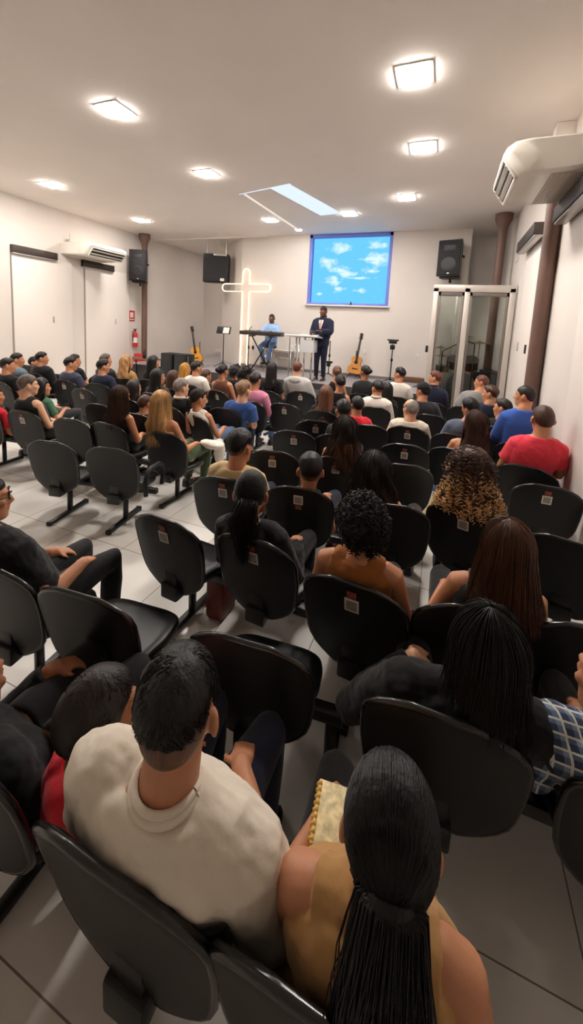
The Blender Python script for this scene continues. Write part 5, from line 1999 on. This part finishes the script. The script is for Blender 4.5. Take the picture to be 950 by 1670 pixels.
Person(x=-5.820, y=6.060, sex='f', sw=0.19, tone='tan', hair='wavy', hcol='hair_darkblond', top='tee', tcol='cloth_tan', bcol='cloth_black', kh=1.06, hyaw=-33.6, vox=0.016, seed=94, crown=(0.007, -0.13, 1.277)).build('woman with long curly dark-rooted blond hair and an ochre top')
Person(x=-5.690, y=5.360, sw=0.215, tone='tan', hair='short', hcol='hair_black', top='tee', tcol='cloth_navy', bcol='cloth_black', hyaw=-25, kh=1.06, vox=0.016, seed=95, crown=(0.007, -0.13, 1.258)).build('man in a navy shirt with short black hair left of the curly blond woman')
Person(x=-6.330, y=6.010, sw=0.2, tone='tan', hair='short', hcol='hair_greybrown', top='tee', tcol='cloth_charcoal', bcol='cloth_black', hyaw=-30, kh=1.06, vox=0.016, seed=96, crown=(0.007, -0.13, 1.279)).build('greying man in a dark shirt just beyond the man in navy')
Person(x=-6.378, y=5.260, sw=0.21, tone='tan', hair='short', hcol='hair_black', top='tee', tcol='cloth_slate', bcol='cloth_black', kh=1.06, hyaw=-32.6, vox=0.016, seed=97, crown=(0.007, -0.13, 1.255)).build('man in a slate blue shirt in front of a right-facing man')
Person(x=-7.184, y=6.010, sw=0.2, tone='tan', hair='short', hcol='hair_black', top='tee', tcol='cloth_black', bcol='cloth_black', hyaw=-50, kh=1.06, vox=0.016, seed=98, crown=(0.006, -0.13, 1.203)).build('man in black facing right beyond the slate blue shirt')
Person(x=-7.419, y=5.460, sw=0.225, tone='tan', hair='short', hcol='hair_black', top='jacket', tcol='cloth_black', bcol='cloth_black', hyaw=-40, kh=1.06, vox=0.016, seed=99, crown=(0.006, -0.13, 1.261)).build('man in a black jacket with head turned right below the first door')
Person(x=-8.731, y=6.210, sw=0.16, tone='tan', hair='child', hcol='hair_black', top='tee', tcol='cloth_black', bcol='cloth_black', cat='child', kh=1.06, hyaw=-49.7, vox=0.016, seed=100, crown=(0.005, -0.13, 1.027)).build('dark head just left of the man in the black jacket')
Person(x=-7.613, y=5.110, sw=0.2, tone='tan', hair='short', hcol='hair_dark', top='tee', tcol='cloth_bluegrey', bcol='cloth_navy', hyaw=-40, kh=1.06, vox=0.016, seed=101, crown=(0.005, -0.13, 1.239)).build('man in a blue-grey t-shirt near the left edge of the room')
Person(x=-6.952, y=4.510, sw=0.205, tone='tan', hair='short', hcol='hair_black', top='tee', tcol='cloth_black', bcol='cloth_black', hyaw=-30, kh=1.06, vox=0.016, seed=102, crown=(0.005, -0.13, 1.231)).build('man in a black t-shirt with short dark hair at the far left edge')
Person(x=-4.948, y=6.760, sex='f', sw=0.18, tone='tan', hair='bob', hcol='hair_mustard', top='tee', tcol='cloth_brown', bcol='cloth_black', kh=1.06, hyaw=-31.1, vox=0.016, seed=103, crown=(0.009, -0.13, 1.15)).build('person with mustard blond hair below the black cabinets')
Person(x=-4.324, y=6.260, sw=0.215, tone='tan', hair='short', hcol='hair_black', top='tee', tcol='cloth_white', bcol='cloth_navy', kh=1.06, hyaw=-20.1, vox=0.016, seed=104, crown=(0.009, -0.13, 1.276)).build('man in a white t-shirt with short dark hair below the golden guitar')
Person(x=-4.436, y=6.760, sw=0.14, tone='tan', hair='child', hcol='hair_brown', top='tee', tcol='cloth_brown', bcol='cloth_navy', cat='child', kh=1.06, hyaw=-24.9, vox=0.016, seed=105, crown=(0.009, -0.13, 1.066)).build('small brown-haired child right of the white t-shirt')
Person(x=-3.624, y=6.060, sex='f', sw=0.2, tone='tan', hair='bun', hcol='hair_black', top='tank', tcol='cloth_brown', bcol='cloth_black', kh=1.06, hyaw=-10.1, vox=0.016, seed=106, crown=(0.009, -0.13, 1.3)).build('woman with tied dark hair in a brown top')
Person(x=-3.959, y=7.110, sex='f', sw=0.18, tone='brown', hair='afro', hcol='hair_black', top='tee', tcol='cloth_black', bcol='cloth_black', kh=1.06, hyaw=-20.6, vox=0.016, seed=107, crown=(0.01, -0.13, 1.142)).build('person with a round black afro below the neon cross, left of its twin')
Person(x=-3.502, y=6.660, sex='f', sw=0.18, tone='brown', hair='afro', hcol='hair_black', top='tee', tcol='cloth_bluegrey', bcol='cloth_black', kh=1.06, hyaw=-10.3, vox=0.016, seed=108, crown=(0.011, -0.13, 1.191)).build('person with a round black afro below the neon cross, in bluish grey')
Person(x=-5.305, y=3.280, sex='f', sw=0.2, tone='tan', hair='long', hcol='hair_black', top='tee', tcol='cloth_red', bcol='cloth_black', kh=1.06, hyaw=-17.4, vox=0.013, seed=109, crown=(0.006, -0.13, 1.076)).build('person in a bright red top cut off by the left edge')
# ------------------------------------------------------------------ people on stage
def at_px(o, **k):
    return o


pr = Person(x=-2.86, y=9.32, rz=PI - .12, crown=(0, .0, 1.86), kh=1.08, sw=.235, tone='deep', hair='buzz', hcol='hair_black', top='suit', tcol='cloth_suit', bcol='cloth_suit', pose='stand', seatz=.86, vox=.011,
            arms={-1: ((-.26, .06, 1.22), (-.10, .30, 1.24), (.5, .8, .2)), 1: ((.26, .02, 1.18), (.12, .28, 1.16), (-.4, .9, .0))}, eyes=True, hyaw=-8, hpitch=-8, floorz=STAGE_Z, cat='person', group='people on the stage', seed=91)
pr.build('preacher in a dark navy suit standing behind the white lectern on stage')
kb = Person(x=-4.66, y=10.22, rz=PI, crown=(0, .02, 1.64), kh=1.05, sw=.21, tone='deep', hair='buzz', hcol='hair_black', top='long', tcol='cloth_sky', bcol='cloth_denim', pose='stool', seatz=.74, vox=.012,
            arms={-1: ((-.27, .10, 1.08), (-.20, .42, 1.14), (0, 1, -.1)), 1: ((.27, .10, 1.08), (.20, .42, 1.14), (0, 1, -.1))}, eyes=True, floorz=STAGE_Z, cat='person', group='people on the stage', seed=92)
kb.build('keyboard player in a light blue shirt and jeans seated behind the keyboard on stage')

# ------------------------------------------------------------------ small things among the seats
e = empty('open_bible', (.0, 0, 0), 'open bible with gold thumb-index tabs on the knee of the woman in tan', 'book')
e.location = (-.115, .95, .655)
e.rotation_euler = (.02, .04, .12)
e.scale = (.85, .82, 1)
page = mat('page_illustrated', srgb(222, 206, 160), rough=.7, vary=.35, vscale=38)
mb = MB()
mb.box((0, 0, -.028), (.26, .205, .006), bev=.002)
put('cover', mb, mat('cover_maroon', srgb(110, 30, 40), rough=.5), e, auto=40)
mb = MB()
mb.box((-.066, 0, -.010), (.128, .19, .032), bev=.006)
put('page_block', mb, mat('page_gilt', srgb(206, 160, 74), rough=.5), e, auto=40)
mb = MB()
mb.box((.066, 0, -.010), (.128, .19, .032), bev=.006)
put('page_block', mb, MATS['page_gilt'], e, auto=40)
for s in (-1, 1):
    mb = MB()
    mb.box((s * .064, 0, .0075), (.122, .186, .003), Matrix.Rotation(s * .04, 3, 'Y'), bev=.001)
    put('open_page', mb, page, e, auto=40)
mb = MB()
for q in range(9):
    mb.tube([(-.131, -.08 + .02 * q, -.004), (-.116, -.08 + .02 * q, .008)], .0075, 8)
put('thumb_index', mb, mat('index_gold', srgb(214, 172, 82), rough=.5), e, smooth=True)

e = empty('leather_bag', (-1.30, 2.20, 0), 'reddish brown bag standing on the floor between two bench rows', 'bag')
mb = MB()
mb.box((0, 0, .16), (.14, .20, .32), bev=.025)
put('bag_body', mb, mat('leather_red_brown', srgb(112, 44, 30), rough=.45, vary=.15, vscale=14), e, auto=50)
mb = MB()
mb.tube([(0, -.06, .30), (0, -.05, .42), (0, 0, .46), (0, .05, .42), (0, .06, .30)], .010, 8)
put('bag_handle', mb, MATS['leather_red_brown'], e, smooth=True)
mb = MB()
mb.ell((0, 0, 0), (.15, .10, .05)); mb.ell((.06, .06, -.09), (.07, .06, .16)); mb.ell((-.05, -.03, .02), (.10, .08, .04))
o = put('white_garment', mb, MATS['cloth_white'], smooth=True)
o.location = (-2.43, 3.80, .60)
bake(o, .012, 5, ('fold_wide', .085, .02))
tag(o, 'white garment folded over the lap of the woman with long blond hair', 'garment')

flush()

# ------------------------------------------------------------------ camera, light, view
cam = bpy.data.cameras.new('camera')
co = bpy.data.objects.new('camera', cam)
COL.objects.link(co)
Rw = Matrix([[0.928528, 0.367711, 0.051237], [0.092635, -0.095821, -0.991079], [-0.359521, 0.92499, -0.123035]])
m3 = Matrix((Rw[0], -Rw[1], -Rw[2])).transposed()
co.matrix_world = Matrix.Translation((0, 0, 2.0439)) @ m3.to_4x4()
cam.sensor_fit = 'HORIZONTAL'
cam.sensor_width = 36
cam.lens = 36 * 630.1721 / 950
cam.shift_x = 0
cam.shift_y = -(835 - 608.835) / 950
cam.clip_start = .02
cam.clip_end = 60
SC.camera = co

w = bpy.data.worlds.new('world')
w.use_nodes = True
w.node_tree.nodes['Background'].inputs['Color'].default_value = (.02, .018, .016, 1)
w.node_tree.nodes['Background'].inputs['Strength'].default_value = 1
SC.world = w
SC.view_settings.view_transform = 'Standard'
SC.view_settings.look = 'None'
SC.view_settings.exposure = 0.30
SC.view_settings.gamma = 1
SC.view_settings.use_curve_mapping = False
SC.cycles.max_bounces = 8
SC.cycles.diffuse_bounces = 5
SC.cycles.glossy_bounces = 3
SC.cycles.transparent_max_bounces = 8
SC.cycles.caustics_reflective = False
SC.cycles.caustics_refractive = False
SC.cycles.sample_clamp_indirect = 6
